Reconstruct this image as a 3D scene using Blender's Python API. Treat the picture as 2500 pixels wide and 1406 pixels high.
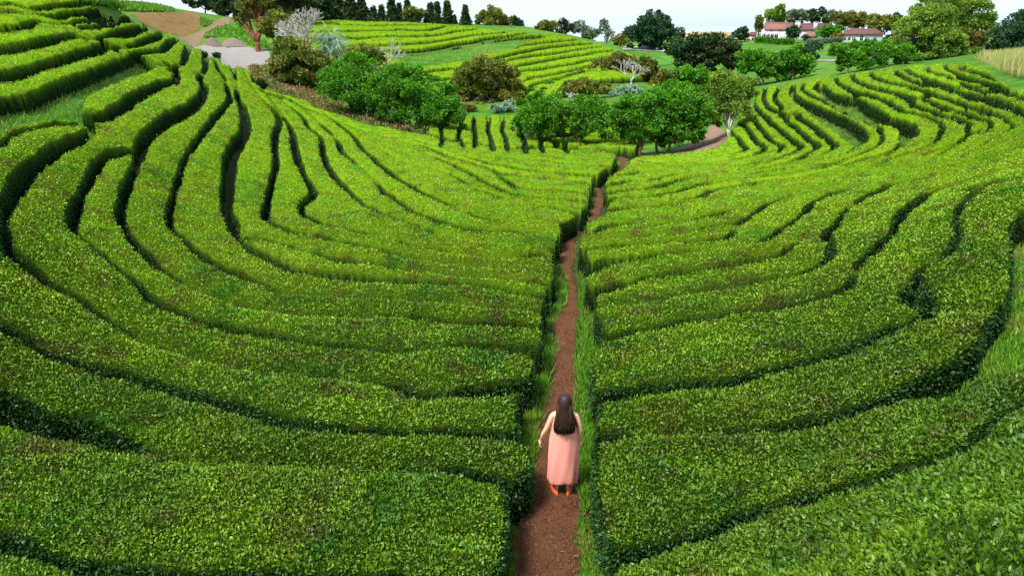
import bpy, math, random
from mathutils import Vector
import numpy as np
random.seed(7); RNG = np.random.RandomState(11)
for o in list(bpy.data.objects): bpy.data.objects.remove(o)
S = bpy.context.scene; COL = S.collection
# ---------------------------------------------------------------- camera
cam = bpy.data.cameras.new('camera'); camo = bpy.data.objects.new('camera', cam); COL.objects.link(camo); S.camera = camo
cam.sensor_fit = 'HORIZONTAL'; cam.sensor_width = 36; cam.lens = 36*1690/2500; cam.clip_start = .1; cam.clip_end = 40000
cam.shift_x = 0
camo.location = (0, 0, 6.2); camo.rotation_euler = (math.radians(90-20.8), 0, 0)
# ---------------------------------------------------------------- sky and sun: bright thin overcast
SUN_EL, SUN_AZ = math.radians(60), math.radians(-128)     # high and to the left of the view
W = bpy.data.worlds.new('World'); S.world = W; W.use_nodes = True; nt = W.node_tree; nt.nodes.clear()
sky = nt.nodes.new('ShaderNodeTexSky'); sky.sky_type = 'NISHITA'; sky.sun_disc = False; sky.sun_elevation = SUN_EL; sky.sun_rotation = SUN_AZ
b1 = nt.nodes.new('ShaderNodeBackground'); b1.inputs[1].default_value = .035; nt.links.new(sky.outputs[0], b1.inputs[0])
tc = nt.nodes.new('ShaderNodeTexCoord'); mp = nt.nodes.new('ShaderNodeMapping'); mp.inputs['Scale'].default_value = (1, 1, 5)
nz = nt.nodes.new('ShaderNodeTexNoise'); nz.inputs['Scale'].default_value = 1.6; nz.inputs['Detail'].default_value = 5
cr = nt.nodes.new('ShaderNodeValToRGB'); cr.color_ramp.elements[0].color = (.55, .70, .93, 1); cr.color_ramp.elements[1].color = (.74, .84, .98, 1)
cr.color_ramp.elements[0].position = .35; cr.color_ramp.elements[1].position = .7
nt.links.new(tc.outputs['Generated'], mp.inputs[0]); nt.links.new(mp.outputs[0], nz.inputs[0]); nt.links.new(nz.outputs[0], cr.inputs[0])
b2 = nt.nodes.new('ShaderNodeBackground'); b2.inputs[1].default_value = .50; nt.links.new(cr.outputs[0], b2.inputs[0])
ad = nt.nodes.new('ShaderNodeAddShader'); ow = nt.nodes.new('ShaderNodeOutputWorld')
nt.links.new(b1.outputs[0], ad.inputs[0]); nt.links.new(b2.outputs[0], ad.inputs[1]); nt.links.new(ad.outputs[0], ow.inputs[0])
sl = bpy.data.lights.new('sun', 'SUN'); sl.energy = 3.4; sl.angle = math.radians(16); sl.color = (1, .97, .91)
so = bpy.data.objects.new('sun', sl); COL.objects.link(so)
so.rotation_euler = Vector((math.sin(SUN_AZ)*math.cos(SUN_EL), math.cos(SUN_AZ)*math.cos(SUN_EL), math.sin(SUN_EL))).to_track_quat('Z', 'Y').to_euler()
S.view_settings.view_transform = 'Standard'; S.view_settings.look = 'None'; S.view_settings.gamma = 1; S.view_settings.exposure = 1.0
S.render.engine = 'CYCLES'; S.cycles.max_bounces = 5; S.cycles.transparent_max_bounces = 4
# ---------------------------------------------------------------- numbers: camera, terrain, traced furrows
import numpy as np, math
F_PX, CU, CV = 1690.0, 1250.0, 703.0          # focal length and centre in photograph pixels
CAM_Z, PITCH = 6.2, math.radians(20.8)
HEDGE = 0.75
def ray(u, v):
    a = (np.asarray(u, float) - CU) / F_PX; b = (CV - np.asarray(v, float)) / F_PX
    return a, math.cos(PITCH) + b*math.sin(PITCH), -math.sin(PITCH) + b*math.cos(PITCH)
def wp(x, y):                                  # warped plan coordinates: even detail at every distance
    r = np.hypot(x, y) + 1e-9; k = np.log1p(r/6.0)*1.0/r
    return x*k, y*k
CT = []                                        # terrain control points x, y, z
def ctop(u, v, z):
    x, y, s = ray(u, v); t = (CAM_Z - (z + HEDGE))/(-s); CT.append((x*t, y*t, z))
def ctt(u, v, t):
    x, y, s = ray(u, v); CT.append((x*t, y*t, CAM_Z + s*t - HEDGE))
def cgr(u, v, t):
    x, y, s = ray(u, v); CT.append((x*t, y*t, CAM_Z + s*t))
def cxy(x, y, z): CT.append((x, y, z))
for a in [(0,1300,.3),(0,960,.5),(600,1100,.1),(100,700,.9),(0,480,1.8),(300,480,.8),(600,480,-.2),(300,250,2.5),
          (540,250,1.2),(600,185,1.2),(700,300,-1.1),(850,600,0.),
          (1000,400,-1.1),(1350,700,0),(1300,1000,0),(1350,480,-.7),(1450,430,-1.3),(1500,380,-2.0),(1000,330,-2.2),(1200,352,-2.2),
          (850,280,-1.4),(1350,1300,0),(1000,1380,.05),(1700,700,.2),(2000,700,.8),(2300,800,1.3),(2400,1000,1.6),(2450,1350,2.0),
          (1900,1350,.6),(1600,1100,.05),(1700,500,-.2),(2000,500,.6),(2200,500,1.2),(2450,600,2.0),(2450,450,2.1),(1800,420,-1.0),
          (2100,400,.4),(2300,400,1.1),(2500,350,2.0),(2100,240,1.3),(2300,300,1.7),(2400,170,3.3),(2500,250,3.0),(1900,215,-.6),
          (1850,300,-1.3),(2000,300,-.2),(2200,180,2.3),(1620,385,-2.2),(1780,330,-1.9)]: ctop(*a)
for a in [(0,320,20),(0,200,26),(0,100,32),(0,0,38),(-300,0,34),(-300,200,22),(-300,400,13),(100,100,33),(250,60,42),(200,10,44),(450,100,71),(480,130,64),(350,180,40),(350,80,50),(355,58,54),(388,78,61),(425,95,68),(300,32,50),(250,14,47),(200,160,32),(200,-60,50)]: ctt(*a)
for a in [(1339,368,56),(1560,380,50),(1200,300,76),(1400,355,62),(1160,283,82),(1630,375,54),(1700,345,58),(973,312,61),(857,284,63),
          (610,178,74),(600,140,97),(480,100,118),(560,45,170),(420,66,122),(400,28,128),(300,8,140),(1000,60,150),(1300,80,140),
          (1550,125,120),(1300,200,100),(900,150,105),(780,60,150),(1100,110,125),(1450,180,100),(1600,180,108),(1600,122,220),
          (1600,145,160),(1720,98,320),(1720,79,470),(1900,110,200),(1870,92,212),(2100,98,205),(2000,147,130),(1950,180,100),
          (2150,160,80),(2260,150,80),(2400,140,72),(2480,150,60),(2350,90,200),(1250,70,200),(700,120,110),(650,170,82),(1300,160,112)]: cgr(*a)
for a in [(0,0,0),(-6,0,.3),(6,0,1.8),(0,-8,.3),(-30,-10,4),(30,-10,6),(0,-60,3),(-60,20,9),(-70,70,13),(60,10,8),(60,45,5),(0,300,-2),(-150,200,14),
          (0,700,-20),(500,500,-8),(-400,500,10),(700,0,0),(-700,0,30),(0,-700,20),(0,1500,-90),(1300,800,-90),(-1200,1000,-60),(250,560,-12),
          (1500,0,-60),(-1500,0,40),(0,-1500,40),(900,1200,-90),(160,440,0)]: cxy(*a)
CT = np.array(CT)
def _fit():
    X, Y = wp(CT[:,0], CT[:,1]); n = len(X)
    d2 = (X[:,None]-X)**2 + (Y[:,None]-Y)**2
    K = np.where(d2 > 0, .5*d2*np.log(d2+1e-12), 0) + np.eye(n)*2e-3
    P = np.stack([np.ones(n), X, Y], 1)
    A = np.block([[K, P], [P.T, np.zeros((3,3))]])
    w = np.linalg.solve(A, np.concatenate([CT[:,2], [0,0,0]]))
    return X, Y, w
_TX, _TY, _TW = _fit()
def _tps(x, y):
    X, Y = wp(x, y); out = _TW[-3] + _TW[-2]*X + _TW[-1]*Y
    for i in range(len(_TX)):
        d2 = (X-_TX[i])**2 + (Y-_TY[i])**2
        out = out + _TW[i]*.5*d2*np.log(d2+1e-12)
    return out
# table of the terrain in warped coordinates for fast bilinear lookup
WN, WM = 1101, 5.9
_ax = np.linspace(-WM, WM, WN); _GX, _GY = np.meshgrid(_ax, _ax, indexing='ij')
_R = np.hypot(_GX, _GY); _RR = np.expm1(np.minimum(_R, 8.))*6.0; _k = np.where(_R > 1e-6, _RR/np.maximum(_R, 1e-6), 6.)
_TAB = _tps(_GX*_k, _GY*_k)
def ground(x, y):
    X, Y = wp(np.asarray(x, float), np.asarray(y, float))
    fx = np.clip((X+WM)/(2*WM)*(WN-1), 0, WN-1.001); fy = np.clip((Y+WM)/(2*WM)*(WN-1), 0, WN-1.001)
    i = fx.astype(int); j = fy.astype(int); a = fx-i; b = fy-j
    return (_TAB[i,j]*(1-a)*(1-b) + _TAB[i+1,j]*a*(1-b) + _TAB[i,j+1]*(1-a)*b + _TAB[i+1,j+1]*a*b)
def cast(u, v, h=0., tmin=2.2, tmax=900.):
    """first point of the ground raised by h that the eye sees through pixel u, v"""
    x, y, s = ray(u, v); x = np.atleast_1d(x); y = np.atleast_1d(y)*np.ones_like(x); s = np.atleast_1d(s)*np.ones_like(x)
    ts = tmin*(tmax/tmin)**np.linspace(0, 1, 420)
    t = np.full(x.shape, np.nan); prev = CAM_Z + s*tmin - ground(x*tmin, y*tmin) - h; done = np.zeros(x.shape, bool)
    for a, b in zip(ts[:-1], ts[1:]):
        cur = CAM_Z + s*b - ground(x*b, y*b) - h
        hit = (~done) & (cur <= 0)
        t[hit] = a + (b-a)*np.clip(prev[hit]/np.maximum(prev[hit]-cur[hit], 1e-9), 0, 1)
        done |= hit; prev = cur
    return t
STEP = 2.5; U0, U1, V0, V1 = -480., 2980., -120., 1860.
VB, SF = 600., 1.1                              # rows are sampled twice as finely above this line, where they are far away
_NB = int((VB-V0)/SF)
NU, NV = int((U1-U0)/STEP)+1, _NB + int((V1-VB)/STEP)+1
def jv(v): v = np.asarray(v, float); return np.where(v < VB, (v-V0)/SF, _NB + (v-VB)/STEP)
def vj(j): j = np.asarray(j, float); return np.where(j < _NB, V0 + j*SF, VB + (j-_NB)*STEP)
def build_grid():
    c = 4; gu = U0 + STEP*c*np.arange(NU//c+2); gv = vj(c*np.arange(NV//c+2))
    A, B = np.meshgrid(gu, gv, indexing='ij')
    t = cast(A.ravel(), B.ravel(), HEDGE).reshape(A.shape); t = np.where(np.isnan(t), 900., t)
    lt = np.log(t)
    fi = np.arange(NU)/c; fj = np.arange(NV)/c; i = fi.astype(int); j = fj.astype(int); a = (fi-i)[:,None]; b = (fj-j)[None,:]
    L = lt[i][:,j]*(1-a)*(1-b) + lt[i+1][:,j]*a*(1-b) + lt[i][:,j+1]*(1-a)*b + lt[i+1][:,j+1]*a*b
    T = np.exp(L)
    U, V = np.meshgrid(U0+STEP*np.arange(NU), vj(np.arange(NV)), indexing='ij')
    x, y, s = ray(U, V)
    for _ in range(3):                          # secant refinement
        f0 = CAM_Z + s*T - ground(x*T, y*T) - HEDGE; T2 = T*1.002
        f1 = CAM_Z + s*T2 - ground(x*T2, y*T2) - HEDGE
        d = (f1-f0)/(T2-T); step = np.where(d < -1e-3, -f0/np.minimum(d, -1e-3), 0)
        T = T + np.clip(step, -.03*T, .03*T)
    return U, V, x*T, y*T, T
# traced furrows. crops give the offset and scale of the coordinates they were read in
CR = dict(Z=(0,0,1), A=(0,0,.2802), B=(550,0,.2802), C=(1150,0,.2802), D=(1800,0,.2802), H=(1800,350,.2802))
LINES = []; POLYS = []
def ln(s, c='Z'):
    ox, oy, k = CR[c]
    LINES.append([(ox+p[0]*k, oy+p[1]*k, p[2]*k if len(p) > 2 else 0) for p in [tuple(float(q) for q in w.split(',')) for w in s.split()]])
def pol(s, c='Z'):
    ox, oy, k = CR[c]; POLYS.append([(ox+float(a)*k, oy+float(b)*k) for a, b in [w.split(',') for w in s.split()]])
# left of the path, from the bottom up
ln('-300,1240,20 -80,1285,30 0,1306,34 87,1335,30 173,1367,30 245,1378,30 375,1392,30 490,1400,30 650,1402,32 900,1408,30 1100,1425,25 1260,1450,20')
ln('-300,900,60 -80,962,80 0,991,85 87,1024,60 173,1040,60 260,1066,50 325,1083,30 345,1092,10 433,1108,0 520,1113,0 650,1117,0 800,1125,0 900,1132,0 1050,1140,0 1130,1150,4 1200,1163,14 1260,1180,20')
ln('-300,680,20 -60,768,24 0,790,30 56,821,22 98,849,18 140,866,18 196,883,16 252,903,20 308,914,20 392,936,24 476,961,28 532,975,30 616,992,30 690,1018,24 794,1034,16 910,1043,13 1025,1049,12 1141,1050,14 1230,1052,20 1280,1055,24')
ln('225,308,16 205,325,26 170,343,34 140,357,36 110,378,38 80,400,40 50,430,44 25,465,46 8,500,34 4,530,26 8,570,26 17,606,26 56,636,22 84,656,17 112,681,14 154,701,12 190,720,12 224,746,5 252,765,5 263,777,3 330,812,0 400,838,0 520,872,0 650,900,0 800,915,0 900,925,0 958,931,8 986,939,14 1014,954,8 1098,954,8 1154,945,22 1210,942,30 1266,936,28 1330,925,20')
ln('325,362,20 308,364,22 266,373,26 241,390,26 224,418,26 207,446,24 196,468,26 179,502,28 172,530,28 174,552,18 185,562,2 210,583,1 238,608,2 262,628,3 280,645,6 322,678,14 364,718,20 406,743,18 476,771,12 560,793,14 644,810,14 700,820,14 762,828,14 832,836,14 890,842,10 950,846,3 1050,842,0 1126,836,2 1168,838,6 1224,838,16 1294,846,20 1330,852,20')
ln('498,112,6 499,125,10 501,145,9 499,168,6 494,180,0 487,190,8 498,213,14 490,235,20 468,258,28 440,275,30 410,290,32 385,305,32 362,325,32 345,345,36 336,370,34 334,386,24 328,407,20 316,432,22 302,468,24 291,502,20 294,530,16 308,561,14 330,592,16 358,620,12 385,645,8 400,655,4 450,687,0 560,727,0 700,757,0 850,765,0 960,766,1 1042,769,4 1098,778,10 1168,782,14 1224,782,14 1300,790,10 1345,797,10')
ln('522,142,0 532,168,3 543,182,2 551,200,0 556,222,5 560,243,8 533,275,8 504,311,10 476,345,10 450,384,12 437,424,10 426,457,14 415,502,16 412,536,14 420,555,10 448,580,7 476,608,8 504,623,10 546,650,8 597,670,8 620,680,2 700,708,0 800,716,0 950,722,0 1100,733,0 1250,745,0 1345,755,4')
ln('570,170,2 575,195,0 578,215,0 580,236,5 590,255,13 598,290,19 597,320,21 580,345,30 562,380,34 558,418,32 555,460,30 552,502,26 562,530,26 570,553,26 574,570,8 590,588,3 610,600,8 630,613,10 650,623,11 706,648,13 790,663,14 874,673,12 958,678,10 1042,683,9 1126,688,8 1210,697,9 1294,709,9 1345,716,8')
ln('600,183,0 625,225,0 650,250,0 668,267,7 679,286,9 681,303,9 672,325,10 670,362,9 673,396,8 665,432,10 656,469,13 648,508,14 648,530,10 673,544,6 718,561,5 760,569,4 802,578,2 844,586,2 886,596,3 930,607,2 960,612,1 1050,630,0 1200,645,0 1350,658,2')
ln('600,578,0 645,582,7 720,600,0 812,625,3 850,632,6 902,637,3 1000,652,0 1150,668,0 1280,680,0 1352,688,8')
ln('640,215,0 690,280,0 713,323,7 718,356,10 729,396,9 746,429,4 757,449,9 766,470,14 748,486,14 735,502,12 740,519,10 763,533,6 788,543,4 813,548,2 844,555,1 867,560,3 920,570,0 984,586,1 1020,595,2 1100,610,0 1200,622,0 1270,622,0 1325,618,6 1355,628,8')
ln('690,245,0 738,284,1 752,309,2 780,331,2 785,345,5 788,370,6 797,399,6 816,429,6 839,452,6 858,471,5 886,494,5 914,508,4 942,522,2 998,541,1 1040,555,1 1068,567,0 1150,582,0 1260,590,0 1360,592,3')
ln('740,262,0 780,298,0 794,312,3 815,333,0 825,345,4 830,362,7 841,376,4 853,385,1 886,412,0 915,440,0 934,460,3 943,470,13 953,475,5 970,487,2 1000,508,5 1026,519,6 1082,539,10 1138,554,9 1194,561,8 1262,563,9 1346,566,9 1370,567,6')
ln('800,283,0 850,320,2 864,334,3 875,348,5 886,365,3 909,382,4 923,398,4 942,412,3 970,435,4 998,449,4 1026,466,3 1054,480,2 1077,488,1 1110,503,0 1149,520,1 1180,530,3 1220,536,4 1270,538,1 1330,545,0 1380,552,0')
ln('925,362,0 1000,400,0 1068,412,0 1110,430,1 1145,450,0 1180,466,1 1250,490,0 1321,503,1 1350,506,3 1413,518,5 1440,523,5')
ln('1040,375,0 1130,412,2 1166,432,3 1208,454,4 1250,471,5 1290,477,3 1346,482,3 1402,487,5 1448,491,5')
ln('640,222,0 670,233,4 700,240,2 735,258,1 800,285,0 900,322,0 1000,347,0 1026,354,2 1082,376,3 1138,393,1 1189,409,2 1220,419,3 1262,428,2 1329,433,1 1397,440,2 1430,446,5 1455,450,5')
ln('1189,409,0 1215,425,0 1234,437,3 1262,454,6 1318,462,5 1374,463,5 1416,470,4 1445,474,4')
ln('900,303,0 1000,335,0 1080,360,0 1140,380,0 1178,392,2 1206,399,4 1262,410,3 1318,417,2 1360,421,4 1402,424,7 1455,428,6')
ln('1100,350,0 1250,382,0 1380,398,1 1439,403,1 1485,402,2')
# upper left terraces
ln('-300,95,24 -60,74,24 0,68,24 56,61,18 90,50,8 118,55,3 146,57,0 174,58,2 182,52,5 224,48,7 280,46,10 322,46,12 345,50,2')
ln('200,66,6 240,62,9 275,57,6')
ln('-300,160,26 -60,128,26 0,121,28 42,113,28 84,104,26 126,95,22 168,86,14 188,85,6 196,88,2 228,94,0 258,86,4 290,82,18 325,75,18 352,66,12 366,68,2')
ln('-300,230,30 -60,196,30 0,186,34 84,163,28 168,140,24 238,118,22 262,110,12 271,113,4 300,114,0 332,110,3 350,101,9 378,92,10 396,82,5 404,76,2')
ln('330,129,2 388,124,4 400,118,10 415,104,11 430,98,6 455,99,4')
ln('423,166,5 440,158,0 448,150,6 452,135,11 458,115,11 456,100,6 454,88,3')
ln('392,158,0 410,160,0 423,166,5 431,180,8 426,196,14 392,205,18 350,224,22 322,238,26 302,255,30 275,270,30 250,282,28 224,283,16 198,272,6')
ln('-200,16,2 0,8,2 40,10,3 72,20,4 92,20,10 140,14,11 196,8,11 205,6,6')
ln('60,32,0 85,34,0 106,37,3 134,41,12 168,34,14 196,30,8 250,20,5')
ln('220,37,5 280,30,6')
ln('-200,38,8 0,25,12 30,28,4')
ln('-200,410,10 -60,370,10 0,348,10 22,331,8 56,313,8 92,306,7 140,299,8 207,298,8 222,303,10')
pol('-300,290 -100,250 0,232 64,226 84,218 140,193 207,174 252,157 308,137 330,129 352,141 378,160 364,168 308,185 252,210 207,235 199,258 196,275 215,290 235,300 222,303 196,291 140,287 70,292 0,311 -100,345 -300,420')
# right of the path, from the bottom up
ln('1500,1350,36 1546,1341,38 1600,1328,30 1633,1318,28 1720,1289,24 1778,1262,26 1835,1240,26 1924,1218,20 2048,1190,16 2147,1158,16 2221,1130,13 2296,1104,12 2355,1079,11 2405,1045,11 2444,1012,14 2490,985,14 2560,950,14 2800,850,14')
ln('1453,1060,2 1560,1052,0 1690,1045,0 1800,1046,6 1899,1037,12 1998,1022,16 2060,1005,22 2100,990,24')
ln('1440,968,20 1488,962,24 1558,948,24 1642,937,20 1726,926,18 1782,919,16 1866,897,14 1940,880,16 1996,869,18 2052,852,22 2108,827,20 2136,813,10 2178,793,12 2220,779,7 2248,765,6 2270,760,6')
pol('2242,660 2250,673 2276,712 2287,732 2282,757 2259,762 2248,748 2226,736 2198,731 2204,704 2228,684')
ln('2242,662,8 2252,650,6 2264,642,2 2304,619,0 2330,598,5 2340,570,12 2339,545,15 2337,524,13 2349,498,8 2374,476,8 2396,456,7 2422,448,3 2450,444,1 2500,436,0 2620,415,0 2900,380,0')
ln('1460,822,8 1502,813,10 1558,799,8 1614,790,8 1670,776,7 1754,765,2 1810,753,3 1866,747,9 1950,733,12 1996,720,10 2044,706,12 2066,692,22 2083,676,8 2088,658,0 2097,638,1 2115,622,3 2136,608,6 2164,577,7 2184,557,9 2200,524,20 2220,504,22 2245,484,12 2270,468,3 2350,445,0 2500,403,0 2620,378,0 2900,330,0')
ln('1440,712,20 1463,703,22 1488,695,16 1530,684,11 1556,679,4 1590,670,3 1614,667,4 1670,659,6 1754,645,9 1810,636,9 1866,625,8 1908,612,4 1930,600,1 1975,575,0 2012,566,0')
ln('1450,740,2 1520,735,0 1600,722,0 1700,705,0 1810,688,1 1926,669,2 1968,655,4 2002,639,6 2027,619,9 2032,588,10 2018,566,18 2038,546,15 2052,526,8 2060,515,3 2090,495,0 2105,480,3 2136,468,6 2164,454,6 2192,445,3 2300,425,0 2450,370,0 2620,320,0 2900,260,0')
ln('1435,655,16 1472,639,14 1514,630,8 1570,622,6 1626,613,5 1654,609,3 1750,600,0 1830,592,0 1864,585,6 1898,563,8 1926,543,6 1946,529,2 1966,515,3 1974,506,12 1985,493,7 2007,479,3 2100,452,0 2300,400,0 2416,339,1')
ln('1400,612,0 1458,602,2 1478,599,5 1514,595,7 1556,591,3 1610,588,0 1662,583,4 1710,583,10 1752,577,10 1775,571,6 1800,553,0 1822,528,0')
ln('1400,585,0 1500,578,0 1600,572,0 1700,560,0 1794,538,3 1828,526,4 1856,510,5 1884,493,2 1960,472,0 2080,440,0 2250,395,0 2377,322,1')
ln('1415,571,5 1458,560,6 1486,549,6 1542,543,5 1598,542,5 1654,540,3 1710,532,1 1730,527,5 1764,518,6 1790,508,0 1850,487,0 1950,460,0 2060,430,0 2200,390,0 2341,345,1')
ln('1462,517,4 1514,507,4 1556,503,3 1612,501,2 1700,490,0 1800,468,0 1900,452,0 1990,437,0 2120,402,0 2220,370,2')
ln('1474,503,0 1550,494,0 1640,488,0 1702,479,2 1738,465,3 1780,456,3 1836,448,3 1870,440,2 1912,435,2 1954,431,1 2050,405,0 2142,378,2')
ln('1470,492,7 1514,482,4 1584,479,3 1640,470,2 1682,459,2 1724,448,3 1766,442,1 1830,435,0 1884,426,3')
ln('1466,471,7 1500,467,5 1542,462,4 1584,459,3 1626,449,3 1662,440,5 1675,435,2 1750,425,0 1850,412,0 1940,390,2')
ln('1466,453,2 1500,448,3 1542,441,4 1584,439,3 1601,435,1 1700,415,0 1800,403,0 1870,394,2')
ln('1480,430,2 1600,416,0 1720,403,0 1780,394,0 1850,378,0 1906,363,1')
# right hill
ln('-80,1130,8 0,1190,10 30,1230,15 60,1270,20 85,1285,15 60,1310,6 -60,1350,0 -200,1370,0', 'D')
ln('-10,1060,10 20,1075,15 80,1110,20 120,1160,22 160,1220,22 210,1260,25 245,1290,15 180,1330,8 130,1350,6 60,1370,3 -150,1400,0 -500,1410,0 -960,1420,0', 'D')
ln('30,975,20 60,985,25 120,1010,22 160,1060,18 210,1120,16 260,1180,18 310,1230,20 360,1255,15 395,1275,20 380,1297,4', 'D')
ln('165,930,10 180,950,15 240,1010,25 300,1070,25 380,1130,25 450,1190,28 510,1240,25 560,1270,25 530,1300,14 450,1345,8 350,1380,8 250,1406,6', 'D')
ln('250,760,2 240,800,12 235,860,16 270,930,20 340,965,30 420,1005,25 440,1060,18 500,1100,16 570,1160,18 640,1220,18 700,1260,22 690,1290,14 620,1330,10 500,1393,8', 'D')
ln('420,1003,14 440,990,14 530,995,20 535,1020,30 600,1060,18 680,1110,22 740,1170,22 800,1210,20 850,1260,30 848,1285,15 770,1330,4 680,1360,0 560,1390,0', 'D')
ln('370,745,2 355,780,8 330,830,16 340,880,18 375,915,15 390,960,0 400,990,0', 'D')
pol('500,745 500,810 570,860 700,920 820,970 950,1020 1050,1080 1110,1120 1140,1190 1120,1230 1080,1260 1000,1306 1040,1260 900,1160 760,1060 620,960 520,890 460,820 460,780 490,735', 'D')
ln('500,745,10 530,725,3 560,712,0', 'D')
ln('1010,1300,6 970,1325,3 890,1350,0 720,1400,0 500,1450,0 300,1475,3', 'D')
ln('590,715,0 575,750,8 575,780,12 640,825,12 720,860,12 830,910,12 950,970,10 1050,1010,8 1150,1060,8 1230,1090,8 1250,1130,12 1270,1180,16 1265,1220,10 1200,1280,6 1100,1330,4 900,1400,10 700,1460,14 500,1495,10 300,1520,3', 'D')
pol('690,745 680,770 760,840 860,890 1000,960 1150,1030 1270,1070 1400,1100 1430,1150 1430,1220 1375,1300 1400,1290 1480,1230 1570,1180 1575,1130 1550,1080 1450,1040 1350,1020 1250,960 1130,900 1060,850 1010,830 960,840 900,825 830,800 790,770 745,732', 'D')
ln('690,745,8 720,700,0 740,690,0', 'D')
ln('1380,1295,12 1300,1330,12 1220,1352,6', 'D')
ln('860,665,0 870,705,10 900,730,18 960,765,18 1030,800,20 1120,815,20 1200,840,16 1300,880,16 1370,920,18 1450,960,14 1560,985,10 1650,1010,5 1760,1055,5 1790,1090,14 1780,1150,16 1750,1210,20 1690,1250,14 1600,1285,10 1500,1322,6', 'D')
ln('1005,640,0 1010,665,10 1030,695,18 1100,730,20 1200,765,20 1300,790,16 1400,815,16 1500,845,20 1520,870,20 1540,910,20 1620,935,16 1700,960,18 1800,1000,20 1900,1020,20 1990,1050,20 2020,1070,30 2010,1120,30 2010,1160,40 1930,1230,4', 'D')
ln('1165,620,0 1170,640,10 1190,670,18 1300,710,12 1400,730,10 1500,750,12 1600,780,16 1680,805,14 1750,830,16 1850,860,12 1950,890,14 2050,930,14 2200,970,12 2320,1010,14 2400,1060,16 2400,1090,10 2330,1140,5 2200,1210,3', 'D')
ln('1500,848,18 1560,850,14 1620,830,8 1720,825,8', 'D')
ln('1560,850,10 1600,842,10 1700,880,16 1800,930,20 1860,950,10 1950,965,10 2050,1000,12 2150,1030,12 2215,1055,16 2200,1100,14 2150,1130,4 2060,1150,2', 'D')
ln('1470,590,0 1480,610,14 1530,640,16 1640,680,14 1750,720,14 1850,750,10 1900,757,10', 'D')
ln('1380,600,0 1400,640,20 1440,665,14 1500,690,10 1600,720,18 1700,745,14 1780,755,14 1860,780,14 1950,800,25 2050,830,40 2150,850,50 2250,880,50 2350,910,50 2450,950,50 2560,990,50 2800,1060,50 3500,1200,40', 'D')
ln('1860,760,10 1900,752,5 2000,745,8 2100,770,8 2200,785,6 2350,800,8 2500,850,8 2600,890,8 2900,960,8 3500,1050,8', 'D')
ln('1650,575,0 1655,595,10 1680,620,10 1750,640,6 1820,660,4 1900,690,0 1990,720,4 2040,735,8 2100,742,3 2150,745,0', 'D')
ln('1810,560,0 1815,580,8 1830,600,8 1900,630,12 1980,670,14 2050,690,14 2150,705,14 2220,730,18 2290,755,12 2370,765,10', 'D')
ln('1965,560,0 1965,580,8 1975,600,12 2050,620,10 2150,650,10 2250,675,8 2320,690,5 2400,715,0 2440,735,0', 'D')
ln('2370,765,10 2430,745,10 2520,735,5', 'D')
# lens of grass between the right hand bank and the near hedge
pol('2060,995 2130,965 2190,937 2240,910 2290,885 2335,865 2365,840 2400,818 2415,787 2436,755 2465,720 2478,656 2480,600 2474,540 2500,510 2950,440 2950,760 2700,820 2500,886 2430,897 2388,914 2360,945 2318,961 2220,975 2136,994 2080,1004')
# the dirt path with its verges
PL = '1190,1900 1200,1600 1208,1406 1224,1375 1230,1318 1238,1260 1234,1200 1224,1178 1262,1168 1290,1140 1300,1110 1290,1080 1262,1060 1268,1030 1264,1000 1262,975 1285,940 1300,915 1308,880 1302,850 1322,838 1328,800 1320,760 1335,718 1348,690 1362,665 1352,630 1358,590 1368,568 1374,543 1410,524 1430,507 1444,490 1441,473 1447,451 1452,431 1472,420 1500,398 1508,384 1504,366'
PR = '1545,366 1536,384 1532,402 1514,414 1483,428 1475,445 1474,468 1483,490 1474,510 1467,529 1430,541 1424,569 1410,591 1420,612 1440,640 1443,650 1426,662 1429,684 1452,705 1457,720 1453,751 1468,790 1474,818 1455,835 1447,870 1452,950 1463,992 1454,1029 1451,1101 1454,1173 1462,1231 1476,1274 1490,1310 1505,1345 1510,1370 1485,1406 1475,1600 1475,1900'
pol(PL + ' ' + PR)
# valley field of upright rows and far hill
CR['C'] = (1150,0,.2802)
for s in ['-260,1140,8 -250,1200,10 -255,1230,10', '-80,1040,6 -90,1100,8 -110,1180,10 -80,1240,10', '60,1000,6 30,1030,12 25,1100,16 35,1180,18 35,1235,16', '150,1010,10 155,1060,14 148,1130,14 170,1200,16 185,1265,16',
          '268,1010,10 280,1070,14 270,1130,14 300,1200,18 315,1280,16', '400,1010,4 420,1120,12 460,1220,24 470,1290,24', '560,1020,4 590,1160,12 620,1290,10', '760,1020,4 800,1160,12 830,1290,10']: ln(s, 'C')
ln('-100,1215,6 40,1240,14 190,1268,16 320,1285,14', 'C')
ln('500,1285,14 700,1275,24 900,1290,26 1100,1290,30 1250,1300,30 1400,1310,30', 'C')
ln('600,1215,4 760,1250,5 900,1262,6 1150,1245,6 1400,1235,6', 'C')
for s in ['700,280,10 790,275,12 1000,268,16 1180,265,16 1300,262,12 1470,262,8 1550,252,8 1620,262,12 1750,262,16 1850,245,14 1920,228,8 2000,215,0',
          '700,335,12 980,325,20 1150,330,22 1300,320,10 1430,315,10 1600,315,14 1780,308,16 1920,293,8 2000,275,12 2150,255,8 2250,240,0',
          '1100,400,12 1450,390,20 1600,378,22 1750,370,18 1900,350,12 2050,325,14 2200,300,12 2370,288,10 2500,270,3',
          '1100,450,12 1450,442,16 1600,437,14 1750,425,14 1900,402,14 2000,380,16 2150,357,14 2200,345,8 2300,325,14 2400,315,12 2520,300,10 2640,285,6',
          '1000,210,4 1300,222,4 1500,215,8 1690,215,6', '1620,565,20 1800,555,22 1950,535,20 2090,515,12', '1780,620,18 1900,605,18 1980,595,8',
          '1700,690,14 1850,700,16 1950,680,12', '2240,465,8 2400,440,10 2500,420,10']: ln(s, 'B')
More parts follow.
